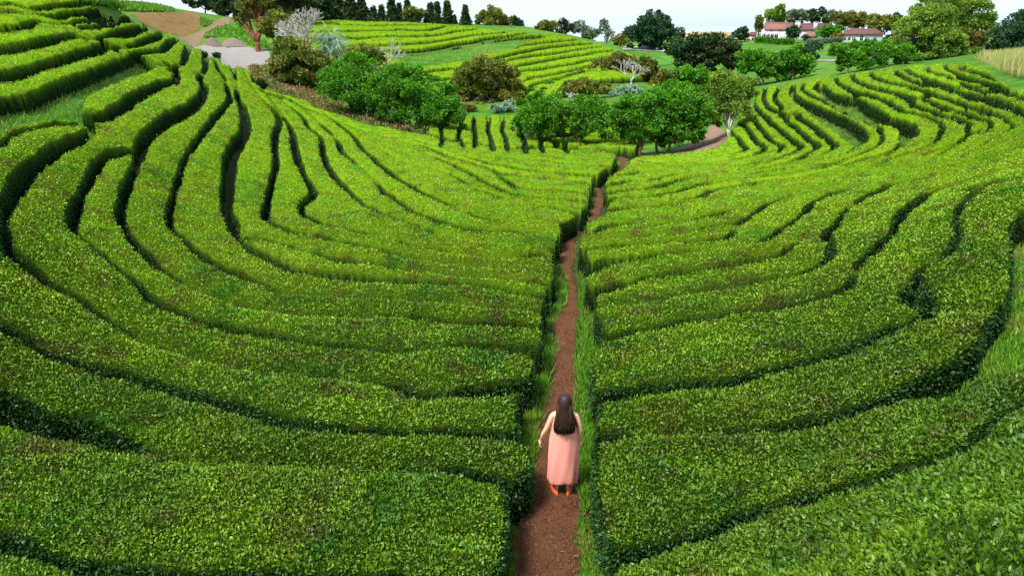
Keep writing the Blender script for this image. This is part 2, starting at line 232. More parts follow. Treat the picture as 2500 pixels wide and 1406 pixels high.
for s in ['-40,375,8 60,355,10 100,340,14 250,315,14 380,302,10 500,288,6 560,285,0', '60,490,6 100,465,12 250,430,12 400,400,16 550,380,18 700,362,16 850,350,12 920,340,8 960,330,0',
          '20,530,8 150,520,14 250,500,20 400,462,24 550,432,24 700,407,26 850,390,22 1000,378,18 1060,375,10 1090,368,0',
          '300,530,8 380,512,14 550,482,22 700,465,24 850,442,20 1000,418,16 1160,400,10 1210,400,0', '380,590,8 410,575,16 550,545,28 700,515,28 850,490,26 1000,470,22 1100,450,18 1260,437,10 1300,440,0',
          '460,620,10 490,610,20 620,595,26 750,575,24 900,550,22 1000,525,20 1150,505,14 1300,480,8', '500,690,10 540,670,16 650,655,24 800,625,24 950,592,18 1100,560,14 1300,520,8',
          '500,790,10 530,750,20 600,720,26 720,690,26 830,660,16 1000,620,10', '1540,560,4 1600,590,10 1640,625,10', '1620,560,3 1670,600,8 1700,620,6']: ln(s, 'C')
pol('1450,455 1600,450 1750,438 1900,415 2000,395 2150,370 2300,340 2500,318 2640,305 2760,298 2800,320 2700,345 2500,395 2300,440 2180,490 2100,515 1950,525 1750,545 1600,550 1500,520', 'B')
POLYS_GRASS_HILL = len(POLYS)-1
# fields: where tea grows
FIELDS = []
def fld(*parts):
    out = []
    for c, s in parts:
        ox, oy, k = CR[c]; out += [(ox+float(a)*k, oy+float(b)*k) for a, b in [w.split(',') for w in s.split()]]
    FIELDS.append(out)
fld(('Z','-480,-118'),('A','600,-400 700,0 720,42 900,50 1000,100 1130,120 1160,170 1260,190 1290,230 1400,270 1530,325 1620,350 1650,410 1770,430 1820,490 1920,510 1940,560 2050,575 2150,600 2200,640'),
    ('B','230,680 250,720 330,770 430,800 600,850 720,880 800,940 1000,1000 1200,1075 1450,1115 1600,1155 1800,1185 1950,1230 2060,1245'),
    ('C','5,1245 160,1275 300,1295 650,1315 860,1338 1250,1332 1290,1345 1380,1385 1450,1365 1700,1345 1850,1335 2100,1295 2200,1240 2250,1150 2300,1110'),
    ('D','0,1050 20,1000 60,965 150,920 160,850 180,780 250,750 400,745 560,715 700,690 900,655 1100,625 1400,590 1560,570 1800,560 1960,550 2100,560 2200,600 2330,680 2450,740 2500,760 2700,800 3400,850 4190,900'),
    ('Z','2980,1860 -480,1860'))
fld(('C','-380,1020 50,1000 350,1005 900,1010 1450,1020 1500,1180 1440,1300 1230,1318 860,1322 650,1300 300,1280 160,1262 5,1228 -150,1210 -380,1150'))
fld(('B','640,172 900,170 1200,188 1600,195 1900,213 2150,233 2350,262 2500,265'),('C','210,270 450,270 560,292 680,300 850,310 950,340 1080,368 1200,408 1280,448 1350,458 1480,500 1560,555 1710,610 1690,650 1500,670 1000,690 830,700 700,860 500,850 300,700 0,560'),
    ('B','2100,530 1950,730 1700,730 1450,600 1000,560 640,400'))
def smooth_line(p, n=5):
    p = np.array(p, float)
    if len(p) < 3: 
        k = np.linspace(0, 1, n*2)[:,None]; return p[0]*(1-k)+p[-1]*k
    q = np.vstack([2*p[0]-p[1], p, 2*p[-1]-p[-2]]); out = []
    for i in range(1, len(q)-2):
        t = np.linspace(0, 1, n, endpoint=False)[:,None]
        c = .5*(2*q[i] + (q[i+1]-q[i-1])*t + (2*q[i-1]-5*q[i]+4*q[i+1]-q[i+2])*t**2 + (3*q[i]-q[i-1]-3*q[i+1]+q[i+2])*t**3)
        out.append(c)
    out = np.vstack(out + [p[-1:]]); out[:,2] = np.maximum(out[:,2], 0); return out
def inside(U, V, poly):
    p = np.array(poly); m = np.zeros(U.shape, bool)
    i0 = max(int((p[:,0].min()-U0)/STEP)-1, 0); i1 = min(int((p[:,0].max()-U0)/STEP)+2, U.shape[0])
    j0 = max(int(jv(p[:,1].min()))-1, 0); j1 = min(int(jv(p[:,1].max()))+2, U.shape[1])
    u = U[i0:i1, j0:j1]; v = V[i0:i1, j0:j1]; c = np.zeros(u.shape, bool)
    for (x1, y1), (x2, y2) in zip(p, np.roll(p, -1, 0)):
        if y1 == y2: continue
        c ^= ((y1 > v) != (y2 > v)) & (u < (x2-x1)*(v-y1)/(y2-y1)+x1)
    m[i0:i1, j0:j1] = c; return m
def vnoise(x, y, seed=0):                        # cheap value noise
    xi = np.floor(x).astype(np.int64); yi = np.floor(y).astype(np.int64); fx = x-xi; fy = y-yi
    fx = fx*fx*(3-2*fx); fy = fy*fy*(3-2*fy)
    def h(a, b):
        n = (a*374761393 + b*668265263 + seed*1442695041) & 0x7fffffff
        n = ((n ^ (n >> 13))*1274126177) & 0x7fffffff
        return ((n ^ (n >> 16)) & 0xffff)/65535.
    return (h(xi,yi)*(1-fx)+h(xi+1,yi)*fx)*(1-fy) + (h(xi,yi+1)*(1-fx)+h(xi+1,yi+1)*fx)*fy
def sm(x): x = np.clip(x, 0, 1); return x*x*(3-2*x)
def at(G, u, v):
    fi = np.clip((u-U0)/STEP, 0, NU-1.01); fj = min(max(float((v-V0)/SF if v < VB else _NB+(v-VB)/STEP), 0), NV-1.01); i = int(fi); j = int(fj); a = fi-i; b = fj-j
    return G[i,j]*(1-a)*(1-b)+G[i+1,j]*a*(1-b)+G[i,j+1]*(1-a)*b+G[i+1,j+1]*a*b
def canopy():
    U, V, X, Y, T = build_grid()
    dom = np.zeros(U.shape, np.int8)
    for k, f in enumerate(FIELDS): dom[inside(U, V, f)] = k+1
    hf = np.ones(U.shape, np.float32); bar = np.zeros(U.shape, bool); gap = np.zeros(U.shape, bool)
    jit = .05*(vnoise(X*4, Y*4, 3)-.5) + .07*(vnoise(X*1.3, Y*1.3, 5)-.5)
    cw = np.hypot(np.gradient(X, axis=1), np.gradient(Y, axis=1)); cw = np.clip(cw*.9, .05, .13)
    def seg(p, q, ra, rb, ka, kb):
        xa, ya, xb, yb = at(X,p[0],p[1]), at(Y,p[0],p[1]), at(X,q[0],q[1]), at(Y,q[0],q[1])
        t0 = min(at(T,p[0],p[1]), at(T,q[0],q[1]))
        ta, tb = at(T,p[0],p[1]), at(T,q[0],q[1])
        if max(ta, tb) > 1.3*min(ta, tb): return
        mg = (max(ra, rb)+.75)*F_PX/t0 + 6
        i0 = max(int((min(p[0],q[0])-mg-U0)/STEP), 0); i1 = min(int((max(p[0],q[0])+mg-U0)/STEP)+2, NU)
        j0 = max(int(jv(min(p[1],q[1])-mg)), 0); j1 = min(int(jv(max(p[1],q[1])+mg))+2, NV)
        if i1 <= i0 or j1 <= j0: return
        x = X[i0:i1,j0:j1]-xa; y = Y[i0:i1,j0:j1]-ya; dx, dy = xb-xa, yb-ya; L2 = dx*dx+dy*dy+1e-9
        s = np.clip((x*dx+y*dy)/L2, 0, 1); d = np.hypot(x-s*dx, y-s*dy) - (ra+(rb-ra)*s)
        k = ka+(kb-ka)*s; d = d + np.where(k > .5, jit[i0:i1,j0:j1], 0)
        f = np.where(d <= 0, 0, .93*sm(d/cw[i0:i1,j0:j1]) + .07*sm(d/.35))
        new = 1 - k*(1-f)
        soft = 1 - .15*(1-sm(np.maximum(d,0)/.35))
        new = np.where(k < .4, soft, new)
        hf[i0:i1,j0:j1] = np.minimum(hf[i0:i1,j0:j1], new)
    for L in LINES:
        L = list(L)
        for e, o in ((0, 1), (-1, -2)):               # carry every furrow a little past its visible end as a closed seam
            du, dv = L[e][0]-L[o][0], L[e][1]-L[o][1]; n = math.hypot(du, dv)+1e-9
            ext = 14.
            if L[e][0] < -60 and du < 0: ext = (L[e][0]-U0+5)/max(-du/n, .2)
            if L[e][0] > 2490 and du > 0: ext = (U1+5-L[e][0])/max(du/n, .2)
            far = abs(ext) > 15; q = (L[e][0]+du/n*ext, L[e][1]+dv/n*ext, L[e][2] if far else 0)
            if e == 0: L.insert(0, q)
            else: L.append(q)
        S = smooth_line(L)
        rad = []
        for i in range(len(S)):
            a = S[max(i-1,0)]; b = S[min(i+1,len(S)-1)]; du, dv = b[0]-a[0], b[1]-a[1]; n = math.hypot(du, dv)+1e-9
            if S[i][2] < .25: rad.append(0.); continue
            w = (S[i][2] + (4.2 if S[i][1] > 380 else 2.6)*max(0, 1-S[i][2]/22))/2; nu, nv = -dv/n*w, du/n*w
            px = at(X,S[i][0]+nu,S[i][1]+nv)-at(X,S[i][0]-nu,S[i][1]-nv); py = at(Y,S[i][0]+nu,S[i][1]+nv)-at(Y,S[i][0]-nu,S[i][1]-nv)
            tx = at(X,b[0],b[1])-at(X,a[0],a[1]); ty = at(Y,b[0],b[1])-at(Y,a[0],a[1]); tn = math.hypot(tx, ty)+1e-9
            rad.append(max(min(abs(px*ty-py*tx)/tn/2, 2.2), .9*STEP*at(T,S[i][0],S[i][1])/F_PX))
        for i in range(len(S)-1):
            ka, kb = [1. if s[2] > .9 else (.45 if s[2] > .25 else .0) for s in (S[i], S[i+1])]
            ka = max(ka, .3); kb = max(kb, .3)
            seg(S[i], S[i+1], rad[i], rad[i+1], ka, kb)
            n = int(math.hypot(S[i+1][0]-S[i][0], S[i+1][1]-S[i][1])/SF/.3)+2
            for s in np.linspace(0, 1, n):
                gi = int(round((S[i][0]+(S[i+1][0]-S[i][0])*s-U0)/STEP)); gj = int(round(float(jv(S[i][1]+(S[i+1][1]-S[i][1])*s))))
                if 0 <= gi < NU and 0 <= gj < NV: bar[gi,gj] = True
    for P in POLYS + FIELDS:
        n = len(P)
        for i in range(n):
            p, q = P[i], P[(i+1)%n]
            if min(p[0],q[0]) < U0+10 or max(p[0],q[0]) > U1-10 or max(p[1],q[1]) > V1-10 or max(p[1],q[1]) < V0+8: continue
            m = max(1, int(math.hypot(q[0]-p[0], q[1]-p[1])/25))
            for k in range(m):
                a = (p[0]+(q[0]-p[0])*k/m, p[1]+(q[1]-p[1])*k/m); b = (p[0]+(q[0]-p[0])*(k+1)/m, p[1]+(q[1]-p[1])*(k+1)/m)
                seg(a, b, 0, 0, 1., 1.)
    for P in POLYS: gap |= inside(U, V, P)
    gap |= dom == 0
    hf[gap] = 0
    # split the canopy into single hedges
    free = (~bar) & (hf > .02)
    ids = np.where(free, np.arange(U.size).reshape(U.shape)+1, 0)
    def runs(A):
        a = A.ravel(); z = np.zeros(A.shape, bool); z[:,0] = True; fr = A > 0; z[:,1:] |= fr[:,1:] != fr[:,:-1]
        st = np.flatnonzero(z.ravel()); m = np.maximum.reduceat(a, st); ln_ = np.diff(np.append(st, a.size))
        return np.repeat(m, ln_).reshape(A.shape)
    for it in range(400):
        o = ids; ids = runs(ids); ids = np.ascontiguousarray(runs(np.ascontiguousarray(ids.T)).T)
        if (o == ids).all(): break
    un, inv, cnt = np.unique(ids, return_inverse=True, return_counts=True); inv = inv.reshape(ids.shape)
    area = np.abs((np.gradient(X,axis=0)*np.gradient(Y,axis=1)-np.gradient(X,axis=1)*np.gradient(Y,axis=0)))
    ar = np.bincount(inv.ravel(), weights=np.where(free, np.minimum(area, 5), 0).ravel())
    keep = (cnt > 60) & (un > 0); ren = np.zeros(len(un), int); ren[keep] = np.arange(1, keep.sum()+1)
    lab = ren[inv]
    for _ in range(40):                            # grow the labels over the seams and walls
        z = lab == 0
        if not z.any(): break
        n = lab.copy()
        for sl, sh in (((slice(1,None),slice(None)),(slice(None,-1),slice(None))), ((slice(None,-1),slice(None)),(slice(1,None),slice(None))),
                       ((slice(None),slice(1,None)),(slice(None),slice(None,-1))), ((slice(None),slice(None,-1)),(slice(None),slice(1,None)))):
            t = n[sl]; m = (t == 0) & (lab[sh] > 0); t[m] = lab[sh][m]; n[sl] = t
        lab = n
    return U, V, X, Y, T, dom, hf, lab
# ---------------------------------------------------------------- helpers
def tag(o, label=None, cat=None, group=None, kind=None):
    if label: o['label'] = label
    if cat: o['category'] = cat
    if group: o['group'] = group
    if kind: o['kind'] = kind
    return o
def empty(name, loc):
    o = bpy.data.objects.new(name, None); COL.objects.link(o); o.location = loc; o.empty_display_size = .2; return o
def mesh_np(name, verts, faces, mats, parent=None, attrs=None, smooth=False, fmat=None, origin=None):
    """faces: list of int arrays (n,k), one per polygon size"""
    verts = np.asarray(verts, np.float32)
    if origin is None: origin = np.zeros(3)
    me = bpy.data.meshes.new(name); fs = [f for f in faces if len(f)]
    me.vertices.add(len(verts)); me.vertices.foreach_set('co', (verts-np.asarray(origin, np.float32)).ravel())
    nl = sum(f.size for f in fs); nf = sum(len(f) for f in fs)
    me.loops.add(nl); me.polygons.add(nf)
    me.loops.foreach_set('vertex_index', np.concatenate([f.ravel() for f in fs]).astype(np.int32))
    tot = np.concatenate([np.full(len(f), f.shape[1]) for f in fs]); st = np.concatenate([[0], np.cumsum(tot)[:-1]])
    me.polygons.foreach_set('loop_start', st.astype(np.int32)); me.polygons.foreach_set('loop_total', tot.astype(np.int32))
    if smooth: me.polygons.foreach_set('use_smooth', np.ones(nf, bool))
    for m in (mats if isinstance(mats, list) else [mats]): me.materials.append(m)
    if fmat is not None: me.polygons.foreach_set('material_index', fmat.astype(np.int32))
    for k, a in (attrs or {}).items():
        at_ = me.attributes.new(k, 'FLOAT', 'POINT'); at_.data.foreach_set('value', np.asarray(a, np.float32))
    me.update(calc_edges=True)
    o = bpy.data.objects.new(name, me); COL.objects.link(o)
    if parent is not None: o.parent = parent; 
    else: o.location = origin
    return o
class MB:                                        # collects boxes, tubes and lofts into one mesh, in the parent's space
    def __init__(s): s.v = []; s.q = []; s.t = []
    def add(s, v, q=(), t=()):
        n = len(s.v); s.v += [tuple(p) for p in v]; s.q += [tuple(i+n for i in f) for f in q]; s.t += [tuple(i+n for i in f) for f in t]; return s
    def box(s, x0, x1, y0, y1, z0, z1):
        return s.add([(x0,y0,z0),(x1,y0,z0),(x1,y1,z0),(x0,y1,z0),(x0,y0,z1),(x1,y0,z1),(x1,y1,z1),(x0,y1,z1)],
                     [(0,3,2,1),(4,5,6,7),(0,1,5,4),(1,2,6,5),(2,3,7,6),(3,0,4,7)])
    def rings(s, R, cap=True):
        n = len(R[0]); b = len(s.v)
        for r in R: s.v += [tuple(p) for p in r]
        for i in range(len(R)-1):
            for k in range(n): s.q.append((b+i*n+k, b+i*n+(k+1)%n, b+(i+1)*n+(k+1)%n, b+(i+1)*n+k))
        if cap:
            for i, sg in ((0, -1), (len(R)-1, 1)):
                c = np.mean(R[i], 0); s.v.append(tuple(c)); ci = len(s.v)-1
                for k in range(n):
                    a, d = b+i*n+k, b+i*n+(k+1)%n; s.t.append((a, d, ci) if sg > 0 else (d, a, ci))
        return s
    def tube(s, pts, rad, n=6, cap=True):
        pts = [Vector(p) for p in pts]; R = []
        for i, p in enumerate(pts):
            d = (pts[min(i+1,len(pts)-1)]-pts[max(i-1,0)]).normalized(); a = d.orthogonal().normalized() if i == 0 else (a - d*a.dot(d)).normalized(); b = d.cross(a)
            r = rad[i] if isinstance(rad, (list, tuple)) else rad
            R.append([p + (a*math.cos(2*math.pi*k/n)+b*math.sin(2*math.pi*k/n))*r for k in range(n)])
        return s.rings(R, cap)
    def lathe(s, prof, n=20, c=(0,0,0)):
        return s.rings([[(c[0]+r*math.cos(2*math.pi*k/n), c[1]+r*math.sin(2*math.pi*k/n), c[2]+z) for k in range(n)] for r, z in prof])
    def build(s, name, mat, parent=None, smooth=False, bevel=0):
        o = mesh_np(name, s.v, [np.array(s.q).reshape(-1,4), np.array(s.t).reshape(-1,3)], mat, parent, smooth=smooth)
        if bevel: m = o.modifiers.new('b', 'BEVEL'); m.width = bevel; m.segments = 2; m.limit_method = 'ANGLE'
        return o
def P3(u, v, t):
    x, y, s = ray(u, v); return np.array([x*t, y*t, CAM_Z+s*t])
def gpt(u, v):                                   # ground point seen at a pixel
    t = float(cast(u, v, 0.)[0]); x, y, s = ray(u, v); return np.array([x*t, y*t, float(ground(x*t, y*t))]), t
# ---------------------------------------------------------------- materials
def newmat(name):
    m = bpy.data.materials.new(name); m.use_nodes = True; n = m.node_tree.nodes; n.clear(); return m, n, m.node_tree.links
def mixc(n, l, f, a, b, mode='MIX'):
    x = n.new('ShaderNodeMix'); x.data_type = 'RGBA'; x.blend_type = mode
    for i, val in ((0, f), (6, a), (7, b)):
        if hasattr(val, 'links'): l.new(val, x.inputs[i])
        else: x.inputs[i].default_value = val if i == 0 else (*val, 1)
    return x.outputs[2]
def noise(n, l, scale, detail=3, rough=.5, obj=False, dist=0):
    g = n.new('ShaderNodeTexCoord' if obj else 'ShaderNodeNewGeometry'); t = n.new('ShaderNodeTexNoise'); t.inputs['Scale'].default_value = scale
    t.inputs['Detail'].default_value = detail; t.inputs['Roughness'].default_value = rough; t.inputs['Distortion'].default_value = dist
    l.new(g.outputs['Object'] if obj else g.outputs['Position'], t.inputs['Vector']); return t.outputs[0]
def ramp(n, l, f, lo, hi):
    r = n.new('ShaderNodeMapRange'); r.interpolation_type = 'SMOOTHSTEP'; l.new(f, r.inputs[0]); r.inputs[1].default_value = lo; r.inputs[2].default_value = hi; return r.outputs[0]
def attr(n, name):
    a = n.new('ShaderNodeAttribute'); a.attribute_name = name; return a.outputs['Fac']
def surf(n, l, col, rough=.7, spec=.3, trans=0, bump=None, bs=.3, bd=.02):
    p = n.new('ShaderNodeBsdfPrincipled'); o = n.new('ShaderNodeOutputMaterial')
    if hasattr(col, 'links'): l.new(col, p.inputs['Base Color'])
    else: p.inputs['Base Color'].default_value = (*col, 1)
    p.inputs['Roughness'].default_value = rough; p.inputs['Specular IOR Level'].default_value = spec
    if bump is not None:
        b = n.new('ShaderNodeBump'); b.inputs['Strength'].default_value = bs; b.inputs['Distance'].default_value = bd; l.new(bump, b.inputs['Height']); l.new(b.outputs[0], p.inputs['Normal'])
    out = p.outputs[0]
    if trans:
        t = n.new('ShaderNodeBsdfTranslucent')
        if hasattr(col, 'links'): l.new(col, t.inputs[0])
        else: t.inputs[0].default_value = (*col, 1)
        x = n.new('ShaderNodeMixShader'); x.inputs[0].default_value = trans; l.new(out, x.inputs[1]); l.new(t.outputs[0], x.inputs[2]); out = x.outputs[0]
    l.new(out, o.inputs[0]); return p
def leafsurf(n, l, c, trans, gl=None):
    d = n.new('ShaderNodeBsdfDiffuse'); t = n.new('ShaderNodeBsdfTranslucent'); g = n.new('ShaderNodeBsdfGlossy'); o = n.new('ShaderNodeOutputMaterial'); l.new(c, d.inputs[0]); l.new(c, t.inputs[0])
    x = n.new('ShaderNodeMixShader'); x.inputs[0].default_value = trans; l.new(d.outputs[0], x.inputs[1]); l.new(t.outputs[0], x.inputs[2])
    g.inputs[0].default_value = (.8, .9, .8, 1); g.inputs['Roughness'].default_value = .5; y = n.new('ShaderNodeMixShader'); y.inputs[0].default_value = .02
    if gl is not None: l.new(gl, y.inputs[0])
    l.new(x.outputs[0], y.inputs[1]); l.new(g.outputs[0], y.inputs[2]); l.new(y.outputs[0], o.inputs[0])
def mat_leaf(name, c_lo, c_hi, c_alt, alt=.25, trans=.25, rough=.5, nscale=.35):
    """foliage: per-leaf tone, patches of a second hue; attribute cover < 1 (tea only) blends to near-black: twigs and painted shade between the leaves"""
    m, n, l = newmat(name); tone = attr(n, 'tone')
    c = mixc(n, l, tone, c_lo, c_hi); c = mixc(n, l, ramp(n, l, noise(n, l, nscale, 4, .6), .62-alt, .78-alt*.5), c, c_alt)
    leafsurf(n, l, c, trans); return m
def mat_tea():
    m, n, l = newmat('tea_leaves'); tn0 = attr(n, 'tone'); ad_ = n.new('ShaderNodeMath'); ad_.operation = 'ADD'; ad_.use_clamp = True; l.new(tn0, ad_.inputs[0]); fn = n.new('ShaderNodeMapRange'); l.new(noise(n, l, 14, 4, .75), fn.inputs[0]); fn.inputs[1].default_value = .3; fn.inputs[2].default_value = .7; fn.inputs[3].default_value = -.28; fn.inputs[4].default_value = .28; l.new(fn.outputs[0], ad_.inputs[1]); tone = ad_.outputs[0]; young_lit = attr(n, 'young_lit'); cover_lit = attr(n, 'cover_lit')
    oi = n.new('ShaderNodeObjectInfo')
    lime = mixc(n, l, tone, (.090, .26, .004), (.31, .50, .010))
    lime2 = mixc(n, l, tone, (.13, .26, .005), (.36, .52, .010))
    c = mixc(n, l, ramp(n, l, noise(n, l, .38, 4, .6), .38, .66), lime, lime2)
    green = mixc(n, l, tone, (.035, .15, .006), (.13, .36, .012))
    c = mixc(n, l, ramp(n, l, noise(n, l, .9, 3, .55, dist=.4), .52, .72), c, green)
    olive = mixc(n, l, tone, (.055, .038, .012), (.25, .19, .03))
    pm = n.new('ShaderNodeMath'); pm.operation = 'MULTIPLY'; l.new(ramp(n, l, noise(n, l, 1.5, 5, .68), .49, .68), pm.inputs[0]); pm.inputs[1].default_value = .8
    c = mixc(n, l, pm.outputs[0], c, olive)
    old = mixc(n, l, tone, (.009, .035, .005), (.045, .14, .014))  # dark wall green: mature leaves plus shade painted into the colour
    c = mixc(n, l, young_lit, old, c)
    c = mixc(n, l, cover_lit, (.008, .013, .004), c)  # near-black blend: twigs and stems plus painted shade between the leaves
    hs = n.new('ShaderNodeHueSaturation'); l.new(c, hs.inputs['Color']); r = n.new('ShaderNodeMapRange'); l.new(oi.outputs['Random'], r.inputs[0])
    r.inputs[3].default_value = .88; r.inputs[4].default_value = 1.12; l.new(r.outputs[0], hs.inputs['Value'])
    gm = n.new('ShaderNodeMapRange'); l.new(cover_lit, gm.inputs[0]); gm.inputs[1].default_value = .9; gm.inputs[2].default_value = 1.; gm.inputs[4].default_value = .03
    leafsurf(n, l, hs.outputs[0], .22, gm.outputs[0]); return m
def mat_plain(name, col, rough=.6, spec=.3, var=0, scale=3, trans=0):
    m, n, l = newmat(name); c = col
    if var: c = mixc(n, l, noise(n, l, scale, 4, .6), tuple(k*(1-var) for k in col), tuple(min(1, k*(1+var)) for k in col))
    surf(n, l, c, rough, spec, trans); return m
def mat_ground():
    m, n, l = newmat('meadow'); f = attr(n, 'soil')
    c = mixc(n, l, ramp(n, l, noise(n, l, .6, 5, .65), .35, .68), (.035, .12, .010), (.085, .20, .014))
    c = mixc(n, l, ramp(n, l, noise(n, l, .05, 3, .5), .45, .7), c, (.11, .20, .02))
    s = mixc(n, l, noise(n, l, 9, 5, .7), (.014, .012, .006), (.045, .035, .014))
    c = mixc(n, l, f, c, s)
    surf(n, l, c, .95, .1, 0, noise(n, l, 5, 6, .75), .8, .08); return m
def mat_dirt(name, a, b, c3, sc=6):
    m, n, l = newmat(name); c = mixc(n, l, noise(n, l, sc*4, 6, .75), a, b); c = mixc(n, l, ramp(n, l, noise(n, l, sc*.35, 4, .6), .45, .7), c, c3)
    surf(n, l, c, .95, .1, 0, noise(n, l, sc*5, 6, .8), .9, .03); return m
M = dict(tea=mat_tea(), ground=mat_ground(), dirt=mat_dirt('trodden_earth', (.050, .021, .010), (.19, .078, .034), (.085, .036, .016)),
         pale=mat_dirt('pale_gravel', (.22, .20, .175), (.29, .27, .245), (.24, .20, .165), 1.5), track=mat_dirt('pink_track', (.17, .095, .062), (.27, .18, .125), (.20, .11, .07), 1.5),
         bank=mat_dirt('dry_earth', (.15, .085, .028), (.25, .15, .050), (.12, .08, .025), 2), heap=mat_dirt('gravel_heap', (.12, .09, .08), (.26, .20, .18), (.16, .12, .10), 1.5),
         grass=mat_leaf('grass_blades', (.06, .20, .012), (.22, .45, .03), (.28, .32, .05), .1, .35, .5, .8),
         drygrass=mat_leaf('dry_grass_blades', (.16, .09, .035), (.42, .27, .12), (.13, .18, .03), .2, .25),
         pampas=mat_leaf('pale_plumes', (.30, .36, .06), (.66, .55, .28), (.36, .42, .08), .2, .3),
         litter=mat_leaf('wood_chips', (.05, .022, .013), (.30, .15, .09), (.09, .04, .022), .3, 0),
         mul=mat_leaf('mulberry_leaves', (.025, .11, .006), (.15, .42, .012), (.09, .27, .012), .15, .3, .45),
         olive=mat_leaf('olive_brown_leaves', (.06, .095, .012), (.24, .31, .035), (.25, .20, .03), .18, .25, .55, .5),
         brown=mat_leaf('rusty_leaves', (.075, .075, .014), (.28, .24, .04), (.12, .18, .02), .2, .2),
         conif=mat_leaf('conifer_needles', (.012, .040, .010), (.060, .13, .022), (.07, .06, .02), .12, .1),
         dark=mat_leaf('dark_leaves', (.012, .045, .018), (.055, .14, .045), (.05, .10, .03), .15, .2),
         ygreen=mat_leaf('yellow_green_leaves', (.07, .15, .010), (.32, .47, .035), (.17, .26, .03), .2, .3),
         grey=mat_leaf('grey_green_leaves', (.09, .14, .08), (.26, .34, .20), (.16, .20, .09), .2, .25),
         silver=mat_leaf('silver_leaves', (.16, .27, .17), (.42, .55, .40), (.20, .34, .16), .15, .3),
         bark=mat_plain('bark', (.10, .075, .055), .9, .1, .5, 6), redbark=mat_plain('red_bark', (.20, .07, .045), .9, .1, .4, 4),
         palebark=mat_plain('bleached_wood', (.50, .46, .40), .85, .15, .25, 5),
         white=mat_plain('whitewash', (.55, .54, .52), .8, .2, .05, .4), roof=mat_plain('clay_tiles', (.24, .105, .085), .85, .2, .3, 1.2), roof2=mat_plain('old_clay_tiles', (.13, .060, .050), .85, .2, .3, 1.2),
         glass=mat_plain('window_glass', (.04, .05, .06), .1, .6), metal=mat_plain('grey_metal', (.35, .36, .38), .4, .5), carp=mat_plain('silver_blue_paint', (.30, .38, .48), .25, .6), rubber=mat_plain('tyre_rubber', (.02, .02, .02), .8, .2),
         asphalt=mat_plain('asphalt', (.22, .21, .20), .9, .2, .15, 1), tan=mat_plain('stubble', (.34, .23, .12), .95, .1, .12, .03), lawn=mat_plain('crop_green', (.07, .21, .02), .95, .1, .3, .4))
# ---------------------------------------------------------------- leaves as real little faces
def unit(a): return a/np.maximum(np.linalg.norm(a, axis=1, keepdims=True), 1e-9)
def leaves(P, N, L, wr=.42, out=.5, rnd=.8, hexa=False, up=0., base_tone=None, drop=0.):
    """leaf blades rooted at P, leaning along N; returns verts, faces(list of 2), tone"""
    n = len(P); d = unit(N*RNG.uniform(out*.2, out*1.6, (n,1)) + unit(RNG.normal(size=(n,3)))*rnd + np.array([[0,0,up]]))
    s = unit(np.cross(d, unit(RNG.normal(size=(n,3))+N*.3))); L = np.asarray(L).reshape(-1,1)*RNG.uniform(.65, 1.35, (n,1)); Wd = L*wr
    nn = np.cross(s, d); k = np.sign(nn[:,2:3]+1e-6); nn = nn*k
    tone = RNG.beta(1.6, 1.8, n) if base_tone is None else np.clip(base_tone + RNG.uniform(-.3, .3, n), 0, 1)
    if hexa:
        V = np.stack([P, P+d*L*.30+s*Wd*.42, P+d*L*.68+s*Wd*.40+nn*L*.04, P+d*L-nn*L*(.06+drop), P+d*L*.68-s*Wd*.40+nn*L*.04, P+d*L*.30-s*Wd*.42], 1)
        return V.reshape(-1,3), np.arange(n*6).reshape(n,6), np.repeat(tone, 6)
    V = np.stack([P, P+d*L*.5+s*Wd*.5, P+d*L-nn*L*drop, P+d*L*.5-s*Wd*.5], 1)
    return V.reshape(-1,3), np.arange(n*4).reshape(n,4), np.repeat(tone, 4)
# ---------------------------------------------------------------- the ground, one sheet from the camera to the sea
gU, gV, gX, gY, gT, gDom, gH, gLab = canopy()
def build_terrain():
    na = 540; rr = np.concatenate([[0.01], 1.2*(2600/1.2)**np.linspace(0, 1, 330)])
    az = np.linspace(0, 2*np.pi, na, endpoint=False); A, R = np.meshgrid(az, rr, indexing='ij')
    x = R*np.sin(A); y = R*np.cos(A); z = ground(x, y)
    # bare soil under the tea rows: where a point of the ground lies inside a field as seen from above the rows
    cz = math.cos(PITCH)*y - math.sin(PITCH)*(z-CAM_Z+HEDGE); cy = math.sin(PITCH)*y + math.cos(PITCH)*(z-CAM_Z+HEDGE)
    u = CU + F_PX*x/np.maximum(cz, .1); v = CV - F_PX*cy/np.maximum(cz, .1)
    i = np.clip(((u-U0)/STEP).astype(int), 0, NU-1); j = np.clip(jv(v).astype(int), 0, NV-1)
    ok = (cz > .5) & (u > U0) & (u < U1) & (v > V0) & (v < V1) & (np.abs(gT[i,j]-cz) < .12*cz)
    gr = np.zeros(gU.shape, bool)
    for P in POLYS:
        if abs(P[0][0]-1190) > 2: gr |= inside(gU, gV, P)
    soil = np.where(ok & (gDom[i,j] > 0), np.where(gr[i,j], .15, .9), 0.) * np.where(R < 95, 1, .4)
    V = np.stack([x, y, z], -1).reshape(-1,3); nr = len(rr)
    a = np.arange(na)[:,None]*nr; b = ((np.arange(na)+1) % na)[:,None]*nr; k = np.arange(nr-1)[None,:]
    F = np.stack([a+k, a+k+1, b+k+1, b+k], -1).reshape(-1,4)
    o = mesh_np('ground', V, [F], M['ground'], attrs={'soil': soil.ravel()}, smooth=True); o['kind'] = 'structure'
build_terrain()
b = MB(); b.lathe([(26000, 0), (26000, .01)], 96); m, n, l = newmat('sea_water'); surf(n, l, (.30, .38, .46), .12, .5)
sea = b.build('water', m); sea.location = (0, 0, -55); sea['kind'] = 'structure'
